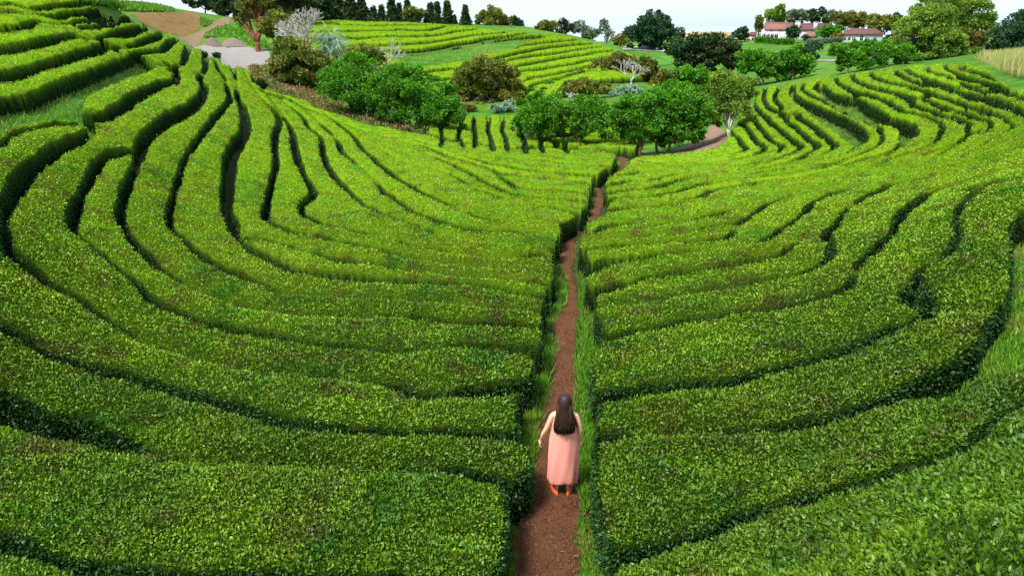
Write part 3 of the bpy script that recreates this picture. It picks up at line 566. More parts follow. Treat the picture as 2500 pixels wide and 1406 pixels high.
def drape(name, parts, mat, lift=.05, step=2.5, kind='structure', tmax=700, warp=0):
    poly = []
    for c, s in parts:
        ox, oy, k = CR[c]; poly += [(ox+float(a)*k, oy+float(b_)*k) for a, b_ in [w.split(',') for w in s.split()]]
    p = np.array(poly); us = np.arange(p[:,0].min()-step, p[:,0].max()+step, step); vs = np.arange(p[:,1].min()-step, p[:,1].max()+step, step)
    A, B = np.meshgrid(us, vs, indexing='ij'); c = np.zeros(A.shape, bool)
    A2 = A + (vnoise(A/9, B/9, 4)-.5)*warp; B2 = B + (vnoise(A/9+50, B/9, 6)-.5)*warp
    for (x1, y1), (x2, y2) in zip(p, np.roll(p, -1, 0)):
        if y1 != y2: c ^= ((y1 > B2) != (y2 > B2)) & (A2 < (x2-x1)*(B2-y1)/(y2-y1)+x1)
    t = cast(A.ravel(), B.ravel(), 0.).reshape(A.shape); x, y, s = ray(A, B); ok = c & ~np.isnan(t) & (t < tmax)
    X = x*t; Y = y*t; Z = np.where(ok, ground(np.nan_to_num(X), np.nan_to_num(Y)) + lift, 0)
    q = ok[:-1,:-1] & ok[1:,:-1] & ok[1:,1:] & ok[:-1,1:]
    tt = np.nan_to_num(t, nan=1e6); st = np.stack([tt[:-1,:-1], tt[1:,:-1], tt[1:,1:], tt[:-1,1:]]); q &= (st.max(0) < st.min(0)*1.25)
    idx = np.arange(A.size).reshape(A.shape)
    F = np.stack([idx[:-1,:-1][q], idx[:-1,1:][q], idx[1:,1:][q], idx[1:,:-1][q]], 1)
    un, inv = np.unique(F, return_inverse=True); V = np.stack([X.ravel()[un], Y.ravel()[un], Z.ravel()[un]], 1)
    if mat is None: return V
    o = mesh_np(name, V, [inv.reshape(-1,4)], mat, smooth=True, attrs={'tone': RNG.uniform(0, 1, len(V))}); o['kind'] = kind; return o
# trodden path: centre u, v and width in the photograph, on the ground
DIRT = [(1320,1900,300),(1322,1600,240),(1328,1406,192),(1330,1320,185),(1345,1240,172),(1358,1200,138),(1350,1130,104),(1350,1050,92),(1362,1000,78),(1371,950,62),(1375,900,56),(1377,850,50),(1380,800,62),(1392,750,38),(1397,700,20),
        (1385,650,30),(1386,612,38),(1387,594,30),(1408,566,30),(1423,547,28),(1450,529,26),(1459,510,20),(1462,490,18),(1461,470,14),(1461,455,9),(1470,440,6),(1490,425,5),(1516,412,9),(1521,400,14),(1523,388,28),(1526,378,30)]
def build_path():
    D = smooth_line(DIRT, 8); nx = 14; f = np.linspace(-1, 1, nx+1)[None,:]; u, v, w = D[:,0:1], D[:,1:2], D[:,2:3]; k = np.arange(len(D))[:,None]
    e = 1 + .25*(vnoise(v*.21+np.where(f < 0, 50, 0), k*.9+0*f, 9)-.5)*2 + .35*(vnoise(v*.06+np.where(f < 0, 9, 0), k*.21+0*f, 8)-.5)*2
    a = (u+f*w/2*e); b = v + 0*f; t = cast(a.ravel(), b.ravel(), 0.).reshape(a.shape); x, y, s = ray(a, b); X, Y = x*t, y*t
    V = np.stack([X, Y, ground(X, Y)+.012+.02*(1-f*f)], -1).reshape(-1,3)
    n = nx+1; F = [(a*n+i, a*n+i+1, (a+1)*n+i+1, (a+1)*n+i) for a in range(len(D)-1) for i in range(nx)]
    o = mesh_np('path', V, [np.array(F)], M['dirt'], smooth=True); o['kind'] = 'structure'
build_path()
drape('track', [('C', '1480,1345 1560,1335 1740,1330 1760,1305 1850,1265 1980,1215 2060,1160 2070,1100 2150,1080 2260,1180 2220,1250 2100,1310 1900,1345 1700,1362 1600,1368')], M['track'], .03, warp=6)
drape('yard', [('A', '1620,370 1700,392 1760,400 2000,412 2160,413 2345,440 2365,520 2330,600 2190,640 2050,610 1900,570 1800,500 1700,440')], M['pale'], .04, warp=5)
drape('track', [('A', '1500,335 1560,345 1640,390 1640,410 1720,415 1760,352 1900,282 2000,222 2032,148 1950,152 1850,200 1750,268 1650,312')], M['track'], .05, warp=4)
drape('earth_bank', [('A', '1120,125 1200,112 1290,106 1600,106 1700,85 1750,150 1790,220 1700,285 1600,330 1450,300 1290,240')], M['bank'], .05, warp=5)
drape('field', [('Z', '1655,79 1700,77 1790,76 1850,79 1850,99 1655,99')], M['tan'], .3, 1.5, tmax=899)
drape('field', [('Z', '1560,136 1640,137 1640,160 1600,165 1545,160')], M['lawn'], .1)
drape('road', [('Z', '1520,118 1660,119 1720,123 1720,128 1640,131 1590,126 1520,124')], M['asphalt'], .12, 1.5)
drape('road', [('Z', '1994,146 2040,147 2040,153 1990,151')], M['asphalt'], .1, 1.5)
# ---------------------------------------------------------------- tea hedges: one object per row
def cell_data():
    Z = ground(gX, gY); t = gT
    bump = .07*(vnoise(gX*1.1, gY*1.1, 21)-.5) + .06*(vnoise(gX*3.1, gY*3.1, 22)-.5) + .045*(vnoise(gX*9, gY*9, 23)-.5)*(t < 45)
    hz = Z - .04 + gH*(HEDGE+.04) + bump*sm((gH-.3)/.6) - .035*(1-sm((t-8)/25))*sm((gH-.3)/.6)
    return Z, hz
gZ, gHZ = cell_data()
def young_lit_at(x, y, h):
    b = .52 + .48*sm((np.hypot(x, y)-6.5)/13) - .16*sm((x-1)/5)*(1-sm((y-8)/12)) + .35*(vnoise(x*1.1, y*1.1, 41)-.5)*(1-sm((y-10)/25))  # nearer rows darker: their own tone plus some lighting painted in
    return np.clip(b, 0, 1)*sm((h-.72)/.25)  # tops bright, walls dark: fresh against mature leaves, with wall shade painted in
def build_hedges():
    q = [gLab[:-1,:-1], gLab[1:,:-1], gLab[1:,1:], gLab[:-1,1:]]
    L = np.max(q, 0); hm = np.max([gH[:-1,:-1], gH[1:,:-1], gH[1:,1:], gH[:-1,1:]], 0)
    dm = np.max([gDom[:-1,:-1], gDom[1:,:-1], gDom[1:,1:], gDom[:-1,1:]], 0)
    tq = np.stack([gT[:-1,:-1], gT[1:,1:]]); jump = tq.max(0) > tq.min(0)*1.15
    use = (L > 0) & (hm > .02) & (dm > 0) & ~jump
    idx = np.arange(gU.size).reshape(gU.shape)
    P = np.stack([gX, gY, gHZ], -1); hmn = np.min([gH[:-1,:-1], gH[1:,:-1], gH[1:,1:], gH[:-1,1:]], 0)
    ci, cj = np.nonzero(use); lab = L[ci,cj]; order = np.argsort(lab, kind='stable'); ci, cj, lab = ci[order], cj[order], lab[order]
    a, b, c, d = P[ci,cj], P[ci+1,cj], P[ci+1,cj+1], P[ci,cj+1]
    nrm = np.cross(c-a, b-d); ar = .5*np.linalg.norm(nrm, axis=1); nrm = nrm/np.maximum(2*ar[:,None], 1e-9); nrm *= np.sign(nrm[:,2:3]+1e-9)
    tc = gT[ci,cj]; vis = (gU[ci,cj] > -60) & (gU[ci,cj] < 2560) & (gV[ci,cj] > -40) & (gV[ci,cj] < 1480)
    rho = LEAF_K*(1.35-.35*sm((tc-6)/14))*100000/tc**2*np.where(vis, 1, .15); want = ar*rho; cnt = np.floor(np.minimum(want, 40) + RNG.uniform(0, 1, len(want))).astype(int)
    bounds = np.searchsorted(lab, np.arange(1, gLab.max()+2))
    total = 0
    for k in range(1, gLab.max()+1):
        s, e = bounds[k-1], bounds[k]
        if e - s < 40: continue
        I, J = ci[s:e], cj[s:e]
        if ((gU[I,J] > 0) & (gU[I,J] < 2500) & (gV[I,J] > 0) & (gV[I,J] < 1406)).sum() < 12 and k not in (): continue
        F = np.stack([idx[I,J], idx[I,J+1], idx[I+1,J+1], idx[I+1,J]], 1); un, inv = np.unique(F, return_inverse=True)
        V = P.reshape(-1,3)[un]; h = gH.ravel()[un]; tt = gT.ravel()[un]
        cov = np.clip(.10 + .78*sm((tt-7)/28), 0, 1)*(.12+.88*sm((h-.6)/.35)); yg = young_lit_at(V[:,0], V[:,1], h); tn = .42 + RNG.uniform(-.06, .06, len(V))  # surface darker low on the walls: bare stems plus painted shade
        m = np.repeat(np.arange(s, e), cnt[s:e]); n = len(m); total += n
        fu, fv = RNG.uniform(0, 1, (2, n, 1))
        LP = a[m]*(1-fu)*(1-fv) + b[m]*fu*(1-fv) + c[m]*fu*fv + d[m]*(1-fu)*fv
        LN = nrm[m]; up = LN[:,2]
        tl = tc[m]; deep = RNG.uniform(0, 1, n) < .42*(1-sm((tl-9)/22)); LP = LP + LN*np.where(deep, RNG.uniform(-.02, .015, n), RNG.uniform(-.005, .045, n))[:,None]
        edge = hmn[ci[m], cj[m]] < .90
        ll = (.030 + .0013*tl + .014*(tl < 6.8))*np.where(edge & (tl > 12), .62, 1.)
        hl = (LP[:,2]-ground(LP[:,0], LP[:,1]))/HEDGE
        yl = young_lit_at(LP[:,0], LP[:,1], np.where(up > .5, 1, np.clip(hl, 0, 1)*.76))
        near = tl < 15; vs = [V]; fs4 = [inv.reshape(-1,4)]; fs6 = []; tns = [tn]; ygs = [yg]; cvs = [cov]; off = len(V)
        for sel, hx in ((near, True), (~near, False)):
            if sel.sum() == 0: continue
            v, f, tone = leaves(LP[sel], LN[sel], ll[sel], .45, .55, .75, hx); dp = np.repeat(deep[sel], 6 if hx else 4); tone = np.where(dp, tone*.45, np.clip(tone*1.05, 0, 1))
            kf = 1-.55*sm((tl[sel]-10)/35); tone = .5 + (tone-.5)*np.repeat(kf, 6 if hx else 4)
            vs.append(v); (fs6 if hx else fs4).append(f+off); off += len(v); tns.append(tone); kk = 6 if hx else 4
            ygs.append(np.repeat(yl[sel], kk)); cvs.append(np.where(dp, .45, 1.))  # sunken leaves darkened, painting in the shade of the inner layer
        faces = [np.concatenate(fs4)] + ([np.concatenate(fs6)] if fs6 else [])
        org = np.array([V[:,0].mean(), V[:,1].mean(), V[:,2].min()])
        name, label, group = hedge_label(k)
        o = mesh_np('tea_hedge', np.concatenate(vs), faces, M['tea'], attrs={'tone': np.concatenate(tns), 'young_lit': np.concatenate(ygs), 'cover_lit': np.concatenate(cvs)}, origin=org)
        tag(o, label, 'tea hedge', group)
    print('tea leaves', total)
# stable names: a seed pixel inside each hedge and the words that single it out
LABELS = [(int(a), int(b), "tea hedges terraced across the slopes", c) for a, b, c in (w.split("|") for w in """39|1374|tea hedge cut off by the bottom left corner, darkest furrow behind it
357|1236|widest tea hedge, spotted with brown twigs, filling the bottom left beside the path
393|1026|tea hedge left of the path, second up from the bottom edge beside the person
132|774|tea hedge left of the path, third from the bottom, curling up the left edge
126|597|long tea hedge left of the path, fourth from the bottom, sweeping up to the hilltop
243|552|pale tea hedge left of the path, fifth up, with blunt free end on the slope
393|585|tea hedge left of the path, sixth up, just right of the blunt free end
486|543|tea hedge left of the path, seventh up, with the widest furrow along its right side
726|624|short pointed tea hedge left of the path, eighth up, starting where the widest furrow ends
624|384|tea hedge right of the widest furrow, running straight down then bending to the path
711|462|tea hedge with a hooked notch halfway, left of the path, tenth up
816|492|tea hedge curling around the small triangular hole, left of the path, eleventh up
882|447|narrow tea hedge left of the path, twelfth up, ending in a small dark pit
990|471|smooth tea hedge left of the path, above the long black furrow
1038|414|broad bright tea hedge left of the path with several short cracks in its top
1326|447|narrow tea hedge lying against the left path edge, just past the path's second bend
1188|378|thin tea hedge near the far end of the path, second last on its left
1440|387|last tea hedge on the left where the path meets the track
921|318|tea hedge along the upper rim of the left field beside the dry brush
1059|345|low tea hedge at the foot of the row of mulberry trees by the dry brush
1098|309|tea hedge half hidden by mulberry trunks at the left end of the valley plot
1140|327|first full upright tea row of the valley plot, counted from its left
1176|303|second upright tea row of the valley plot, between two thin furrows
1212|300|third upright tea row of the valley plot
1251|321|fourth upright tea row of the valley plot, beside the pair of forked trees
1290|309|fifth upright tea row of the valley plot, behind the left tree trunk
1344|315|sixth upright tea row of the valley plot, mostly behind tree crowns
1461|321|wide shaded tea plot behind the trees at the end of the path
1434|366|sliver of tea hedge in shade below the trees near the path end
72|9|topmost terrace hedge at the upper left corner
63|27|second terrace hedge from the top left corner with short side shoots
33|42|third terrace hedge from the top left corner, ending in narrow fingers
99|72|fourth terrace hedge from the top left, with a small islet hedge in its furrow
93|132|fifth terrace hedge from the top left with a tall dark front face
72|201|long terrace hedge above the grassy strip at the upper left
300|105|short terrace hedge beside the bare brown bank
420|138|short hedge on the hill spur just below the track bend
249|240|tongue shaped tea hedge with rounded tip below the grassy strip
2346|1251|tea hedge in the bottom right corner with tall unclipped shoots
1632|1125|broad dark tea hedge right of the person, with brownish worn top
2121|738|tea hedge right of the path reaching the deep dark pit on the right
2109|552|tea hedge right of the path with two black slits at its upper end
1968|615|tea hedge right of the path that ends in a rounded knob
2013|516|tea hedge right of the path, fifth up, climbing to the right skyline
1881|531|tea hedge right of the path, sixth up, bending up the right hill
1758|561|thin wedge of tea hedge right of the path at its second bend
1560|561|tea hedge right of the path just above the thin wedge
2331|321|tea hedge right of the path, ninth up, rising to the top of the right hill
2268|318|tea hedge right of the path, tenth up, hooked at the hill crest
2178|327|slim tea hedge right of the path bordering the lower grassy lens
1926|252|tea hedge sweeping around the left side of the long grassy hollow
1902|294|tea hedge inside the sharp bend, left of the grassy hollow
1896|330|dark furrowed tea hedge with a hairpin, near the right trees
1548|411|short flat tea hedge by the far end of the path on its right
1785|360|tea hedge bordering the pale track beside the leaning tree
1848|321|tiny tea hedge between the leaning tree and the hairpin rows
1881|225|little crescent tea hedge at the left end of the right hill crest
1989|333|stubby tea hedge with a square notch in the hairpin bend
2115|189|tea hedge islet at the top of the upper grassy hollow
2205|174|shortest tea hedge on the right hill crest under the big tree
2250|171|thin tea hedge on the right crest, second below the big tree
2388|300|spindle shaped tea hedge enclosed between two dark furrows on the right hill
2391|165|small tea hedge on the crest beside the pale plumed grass
2295|168|tea hedge on the right crest running down below the pale grass
2337|165|tea hedge on the right crest just under the pale plumed grass
2475|240|tea hedge at the right edge above the tall black bank
2490|222|scrap of tea hedge at the right edge beneath the roadside bushes
771|60|top terrace of tea on the far hill below the conifers
1092|72|second terrace of tea on the far hill, half behind the bleached tree
813|120|wide lower terraces of tea on the left of the far hill
1341|93|light tea strip along the crown of the far hill near the olive trees
1197|135|narrow tea strip on the far hill under the open grass bank
1545|162|striped tea terraces on the right flank of the far hill
1050|201|small tea patch at the foot of the far hill behind the bushes
1352|365|thin shaded strip of tea hedge below the mulberry trunks before the path end
1507|354|shaded tea strip under the tall straight trunked tree above the path end""".split("\n"))]
_used = {}
for (u, v, g, txt) in LABELS:
    i0_, j0_ = int(round((u-U0)/STEP)), int(round(float(jv(v)))); w_ = gLab[i0_-2:i0_+3, j0_-2:j0_+3].ravel(); w_ = w_[w_ > 0]
    if len(w_): _used.setdefault(int(np.bincount(w_).argmax()), (txt, g))
def hedge_label(k):
    if k in _used: return 'tea_hedge', _used[k][0], _used[k][1]
    m = (gLab == k) & (gH > .5); ii_, jj_ = np.nonzero(m); q_ = np.argmin(np.hypot(ii_-ii_.mean(), (jj_-jj_.mean())*.5)); print('UNLABELLED', k, gU[m].min(), gU[m].max(), gV[m].min(), gV[m].max(), m.sum(), 'seed', gU[ii_[q_],jj_[q_]], gV[ii_[q_],jj_[q_]])
    return 'tea_hedge', 'clipped tea hedge row %d' % k, 'tea hedges'
def hedge_label_old(k):
    for (u, v, g, txt) in LABELS:
        i, j = int(round((u-U0)/STEP)), int(round(float(jv(v))))
        if gLab[i,j] == k: return 'tea_hedge', txt, g
    return 'tea_hedge', 'clipped tea hedge row %d' % k, 'tea hedges'
LEAF_K = 2.0
build_hedges()
# ---------------------------------------------------------------- grass on the verges, banks and terraces
def scatter(name, mask, k, Lf, mat, label=None, kind='stuff', up=.9, wr=.1, lift=0, tmul=1., rnd=.55, smooth_h=None):
    I, J = np.nonzero(mask[:-1,:-1]); x, y, t = gX[I,J], gY[I,J], gT[I,J]
    dens = np.where(gV[I,J] < VB, SF, STEP)*STEP/9.
    cnt = np.floor(k*dens*np.where((gU[I,J] > -60) & (gU[I,J] < 2560), 1, .2) + RNG.uniform(0, 1, len(I))).astype(int); m = np.repeat(np.arange(len(I)), cnt); n = len(m)
    f, g = RNG.uniform(0, 1, (2, n)); I, J = I[m], J[m]
    X = gX[I,J]*(1-f)*(1-g)+gX[I+1,J]*f*(1-g)+gX[I+1,J+1]*f*g+gX[I,J+1]*(1-f)*g; Y = gY[I,J]*(1-f)*(1-g)+gY[I+1,J]*f*(1-g)+gY[I+1,J+1]*f*g+gY[I,J+1]*(1-f)*g
    P = np.stack([X, Y, ground(X, Y)+lift], 1); tl = t[m]
    v, F, tone = leaves(P, np.tile([[0,0,1.]], (n,1)), (Lf+.0022*tl)*tmul, wr, .6, rnd, False, up)
    o = mesh_np(name, v, [F], mat, attrs={'tone': tone}); o['kind'] = kind
    print(name, n); return o
def field_mask(*idx):
    m = np.zeros(gU.shape, bool)
    for i in idx: m |= inside(gU, gV, POLYS[i])
    return m & (gT < 160)
def find_poly(first):                            # polygon index by its first point
    return [i for i, p in enumerate(POLYS) if abs(p[0][0]-first[0]) < 1.5 and abs(p[0][1]-first[1]) < 1.5][0]
PATHI = find_poly((1190,1900)); SLOPE = find_poly((-300,290)); LENS = find_poly((2060,995)); HOL1 = find_poly((1800+500*.2802,745*.2802)); HOL2 = find_poly((1800+690*.2802,745*.2802))
def dirt_side(u, v):                             # signed distance to the trodden strip, in strip widths
    D = smooth_line(DIRT, 6); o = np.argsort(D[:,1]); c = np.interp(v, D[o,1], D[o,0]); w = np.interp(v, D[o,1], D[o,2]); return np.abs(u-c)/(w/2+3)
ds = dirt_side(gU, gV + .35*F_PX/np.maximum(gT, 1))  # verge cells are seen at row-top height; the soil lies lower in the picture
cu, cv = None, None
def project(x, y, z):
    d = math.cos(PITCH)*y - math.sin(PITCH)*(z-CAM_Z); h = math.sin(PITCH)*y + math.cos(PITCH)*(z-CAM_Z)
    return CU + F_PX*x/d, CV - F_PX*h/d
pu, pv = project(gX, gY, gZ); ds = dirt_side(pu, pv)
pn = vnoise(gX*2.2, gY*2.2, 31)*.6 + vnoise(gX*6, gY*6, 32)*.4
verge = (field_mask(PATHI) | ((gH < .3) & (np.abs(ds) < 3) & (gDom == 1))) & (ds > .50 + .75*pn) & (gV < 1700)
scatter('grass', verge & (pn > .30), 2.2, .085, M['grass'], up=.7, wr=.10, rnd=.8)
scatter('tall_grass', verge & (vnoise(gX*1.3, gY*1.3, 35) > .5) & (gT < 25), 1.3, .17, M['grass'], up=.8, wr=.07, rnd=.75)
scatter('terrace_grass', field_mask(SLOPE, HOL1, HOL2, LENS) & (vnoise(gX*1.5, gY*1.5, 33) > .18), .9, .12, M['grass'], up=.6, wr=.13, rnd=.7)
scatter('dry_grass', field_mask(SLOPE, HOL1, HOL2, LENS) & (vnoise(gX*.9, gY*.9, 36) > .58), .35, .10, M['drygrass'], up=.4, wr=.12, rnd=.8)
hillg = inside(gU, gV, POLYS[POLYS_GRASS_HILL])
scatter('hill_grass', hillg & (gT < 180), .6, .15, M['grass'], up=.6, wr=.3, tmul=.9)
wide = (gH < .05) & (gDom > 0) & (gT > 14) & ~field_mask(PATHI) & (gLab > 0)
scatter('furrow_weeds', wide & (vnoise(gX*.35, gY*.35, 34) > .5), .35, .10, M['grass'], up=.6, wr=.12)
# wood chips, dry twigs and leaf litter lying on the path
lit = (ds < 1.3) & field_mask(PATHI) & (gT < 30)
scatter('leaf_litter', lit, .5, .03, M['litter'], up=0, wr=.22, rnd=3., lift=.035)
# tall unclipped shoots standing out of the bottom right hedge, each a stem with its leaves
def shoots():
    root = [o for o in bpy.data.objects if o.get('label', '').startswith('tea hedge in the bottom right corner')][0]
    V = []; F4 = []; F6 = []; T = []; Y = []; off = 0; spots = []
    R = np.random.RandomState(5)
    while len(spots) < 150:
        u = R.uniform(1500, 2650); v = R.uniform(1180, 1560)
        p = sm(np.array([(u-1750)/600]))[0]*sm(np.array([(v-1230)/130]))[0]
        if R.uniform() > p*.9+.02: continue
        i, j = int((u-U0)/STEP), int(jv(v))
        if gH[i,j] > .9: spots.append((gX[i,j], gY[i,j], gHZ[i,j]-.05, p))
    for x, y, z, p in spots:
        n = 7 + R.randint(8); H = (.12+.30*p)*R.uniform(.6, 1.2); lean = R.normal(0, .10, 2)
        k = np.linspace(.15, 1, n)[:,None]; base = np.array([[x, y, z]]) + np.hstack([lean*k*H, k*H]); ang = np.arange(n)*2.4 + R.uniform(0, 6)
        N = np.stack([np.cos(ang), np.sin(ang), .5+k[:,0]*.9], 1); v, f, t = leaves(base, unit(N), (.085-.03*k[:,0]), .40, 1.2, .25, True, .1)
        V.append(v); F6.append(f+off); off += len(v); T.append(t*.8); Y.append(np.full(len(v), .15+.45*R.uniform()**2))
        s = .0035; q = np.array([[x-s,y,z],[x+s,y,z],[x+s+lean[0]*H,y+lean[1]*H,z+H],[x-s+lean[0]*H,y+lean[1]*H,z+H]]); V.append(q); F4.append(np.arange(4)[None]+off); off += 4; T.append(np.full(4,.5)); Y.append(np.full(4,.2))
    o = mesh_np('tall_shoots', np.concatenate(V)-np.array(root.location), [np.concatenate(F4), np.concatenate(F6)], M['tea'], root, attrs={'tone': np.concatenate(T), 'young_lit': np.concatenate(Y), 'cover_lit': np.ones(off)})
    o['label'] = 'tall unclipped dark shoots with long leaves'
shoots()
# ---------------------------------------------------------------- trees and shrubs
def limb(mb, a, b, r0, r1, n=5, wob=.12):
    a, b = np.array(a), np.array(b); L = np.linalg.norm(b-a); pts = []
    for k in np.linspace(0, 1, 5):
        p = a+(b-a)*k + RNG.normal(0, wob*L*.25, 3)*(0 < k < 1); pts.append(tuple(p))
    mb.tube(pts, [r0+(r1-r0)*k for k in np.linspace(0, 1, 5)], n)
def tree(name, label, cat, base, blobs, leaf, bark='bark', t=None, dens=1., ll=None, trunk=.12, group=None, cone=False, sparse=1., droop=.12, wr=.5, stems=1, cl=.30, rtrunk=None):
    ub, vb = base
    if t is None: p, t = gpt(ub, vb)
    else: x, y, s = ray(ub, vb); p = np.array([x*t, y*t, float(ground(x*t, y*t))])
    root = tag(empty(name, p), label, cat, group)
    L = ll or max(.13, .0036*t); C = []; LV = []; LF = []; LT = []; off = 0; mb = MB()
    ctr = [(P3(u, v, t + (RNG.uniform(-.5, .5)*ru/F_PX*t if len(blobs) > 1 else 0)), ru*t/F_PX, rv*t/F_PX, ru*rv) for u, v, ru, rv in blobs]
    for c, rx, rz, apx in ctr:
        if not cone: rx, rz = rx*1.14, rz*1.14
        ry = (rx*.95 if not cone else rx); nc = int(np.clip(apx/45*dens, 16 if not cone else 80, 120)); per = int(max(12, apx*math.pi*1.05*dens*sparse/nc*(.0036*t/L)**2))
        d = unit(RNG.normal(size=(nc,3))); 
        if cone:
            h = RNG.uniform(0, 1, nc)**1.25; a = RNG.uniform(0, 6.283, nc); rr = (1-h)*.95+.04; rad = rr*RNG.uniform(.55, 1.05, nc)
            cc = c + np.stack([np.cos(a)*rad*rx, np.sin(a)*rad*rx, (h*2-1)*rz], 1); crad = np.maximum(.25*rx, .12*rz)*np.ones(nc)*(.4+.6*(1-h)); dd = unit(np.stack([np.cos(a), np.sin(a), -.3+0*a], 1))
        else:
            d[:,2] = np.where((d[:,2] < -.35) & (RNG.uniform(size=nc) < .6), -d[:,2], d[:,2])
            cc = c + d*np.array([rx, ry, rz])*RNG.uniform(.42, 1.02, (nc,1)); crad = cl*min(rx, rz)*RNG.uniform(.6, 1.35, nc); dd = d
        ix = np.repeat(np.arange(nc), per); e = unit(RNG.normal(size=(len(ix),3))); q = cc[ix] + e*crad[ix][:,None]*RNG.uniform(.35, 1, (len(ix),1))*np.array([1.15,1.15,.72])
        N = unit(e*.8+dd[ix]*.5+np.array([[0,0,.25-droop*3]])); tb = np.repeat(RNG.uniform(.1, .6, nc), per) + .25*np.clip(e[:,2]*.6+dd[ix][:,2]*.6, -.4, 1)  # upper leaves lighter, lower darker: fresh growth plus a painted sun highlight
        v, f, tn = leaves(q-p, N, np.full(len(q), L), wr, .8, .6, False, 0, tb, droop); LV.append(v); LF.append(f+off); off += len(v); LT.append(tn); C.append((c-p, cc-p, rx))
    tr = rtrunk or max(trunk, .0011*t)
    allc = np.mean([c for c, _, _ in C], 0)
    for sI in range(stems):
        fork = np.array([0, 0, max(.25*allc[2], .3)]) + (RNG.normal(0, .25, 3)*np.array([1,1,0]) if stems > 1 else RNG.normal(0, .08, 3))
        bx = (RNG.normal(0, .12, 3)*np.array([1,1,0])) if stems > 1 else np.zeros(3)
        mb.tube([tuple(bx+np.array([0,0,-.15])), tuple(bx*.9+np.array([0,0,.1])), tuple(fork*.6+bx*.4), tuple(fork)], [tr*1.45, tr*1.1, tr*.9, tr*.8], 8)
        for c, cc, rx in C[sI::stems] if stems > 1 and len(C) >= stems else C:
            limb(mb, fork, c if not cone else c+np.array([0,0,.8*allc[2]*0+rx]), tr*.75, tr*.3)
            for w in cc[RNG.choice(len(cc), min(9, len(cc)), replace=False)]: limb(mb, fork+(c-fork)*RNG.uniform(.3, 1), w, tr*.28, tr*.06, 4)
    mb.build('trunk', M[bark], root, smooth=True)
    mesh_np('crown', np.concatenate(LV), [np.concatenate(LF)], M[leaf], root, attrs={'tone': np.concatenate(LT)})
    return root
MU = 'mulberry trees along the lower edge of the fields'
T_ = tree
T_('mulberry_tree','broad bright green tree at the left end of the mulberry row','tree',(854,284),[(848,222,58,52),(868,178,45,40),(812,205,30,34),(890,225,38,42),(858,150,16,16)],'mul',group=MU,dens=1.1)
T_('mulberry_tree','slim bright green tree squeezed behind the first two mulberries','tree',(897,298),[(912,245,34,40),(925,205,22,26)],'mul',group=MU)
T_('mulberry_tree','bright green tree with pale trunk, second big one from the left','tree',(973,313),[(965,235,50,52),(985,188,42,36),(1018,232,34,42),(960,275,40,22)],'mul','palebark',group=MU,dens=1.1)
T_('mulberry_tree','thin trunked green tree between two broad mulberries','tree',(1021,309),[(1030,265,24,36),(1040,225,20,22)],'mul',group=MU)
T_('mulberry_tree','round low green tree beside the small brown brush heap','tree',(1053,329),[(1070,268,52,44),(1072,225,38,24),(1100,290,34,32),(1040,285,26,28)],'mul',group=MU,dens=1.1)
T_('mulberry_tree','small green tree at the right end of the upright tea rows','tree',(1287,361),[(1288,300,32,38),(1282,262,22,20),(1272,310,20,24)],'mul','palebark',group=MU)
T_('mulberry_tree','green tree on a pinkish trunk right of the upright tea rows','tree',(1339,369),[(1335,290,46,46),(1348,258,36,30),(1315,250,24,20),(1350,320,36,24)],'mul','redbark',group=MU,dens=1.1)
T_('mulberry_tree','green tree with a crooked leaning trunk in the middle of the row','tree',(1399,372),[(1440,288,46,46),(1472,300,28,34),(1415,262,26,24),(1412,328,24,18)],'mul','redbark',group=MU)
T_('mulberry_tree','tall green tree with straight trunk just above the path end','tree',(1560,381),[(1545,300,52,52),(1525,268,32,26),(1575,262,30,26),(1560,330,44,20)],'mul','redbark',group=MU,dens=1.15)
T_('mulberry_tree','largest bright green tree, right of the path end','tree',(1631,377),[(1655,285,62,56),(1640,232,46,30),(1690,258,38,40),(1705,305,32,34),(1610,270,34,40),(1660,330,56,18)],'mul','bark',group=MU,dens=1.15)
T_('mulberry_tree','twin stemmed tree crowded against the largest mulberry','tree',(1606,376),[(1602,315,30,34),(1600,345,22,14)],'mul','bark',group=MU)
T_('willow_tree','sparse grey green tree leaning over the pale track','tree',(1776,338),[(1782,235,46,44),(1765,205,32,26),(1800,270,36,34),(1760,285,26,34),(1815,225,26,28)],'ygreen','palebark',stems=2,sparse=.75,trunk=.1)
T_('mulberry_tree','light green treetop behind the leaning tree and the largest mulberry','tree',(1700,300),[(1697,200,42,30),(1680,182,28,18),(1720,225,34,28)],'mul',t=80,group=MU)
G2 = 'mulberry trees beside the right hill'
T_('mulberry_tree','leafy tree with tangled trunks at the left edge of the right hill','tree',(1863,209),[(1850,165,36,34),(1828,150,28,26),(1880,175,24,26)],'mul',group=G2,stems=2)
T_('mulberry_tree','narrow light green tree second beside the right hill','tree',(1901,201),[(1903,170,24,24),(1898,150,18,14)],'mul',group=G2)
T_('mulberry_tree','round dark trunked tree third beside the right hill','tree',(1935,196),[(1942,158,34,34),(1925,140,24,18),(1965,165,20,24)],'mul',group=G2)
T_('mulberry_tree','dense round bush tree on the lawn left of the grey drive','tree',(1983,152),[(1980,128,23,24)],'dark',t=100,group=G2)
T_('mulberry_tree','light green tree with pale trunk right of the grey drive','tree',(2069,179),[(2068,148,25,26),(2045,128,24,18)],'mul','palebark',group=G2)
T_('mulberry_tree','thick green tree with forked pale trunk on the hill crest','tree',(2113,173),[(2120,140,30,32),(2140,120,24,22),(2100,150,18,20)],'mul','palebark',group=G2)
T_('mulberry_tree','low green tree fifth on the hill crest','tree',(2165,163),[(2165,140,28,26)],'mul',group=G2,t=78)
T_('mulberry_tree','dark low tree under the big yellow green tree','tree',(2208,161),[(2210,138,26,24)],'mul',group=G2,t=77)
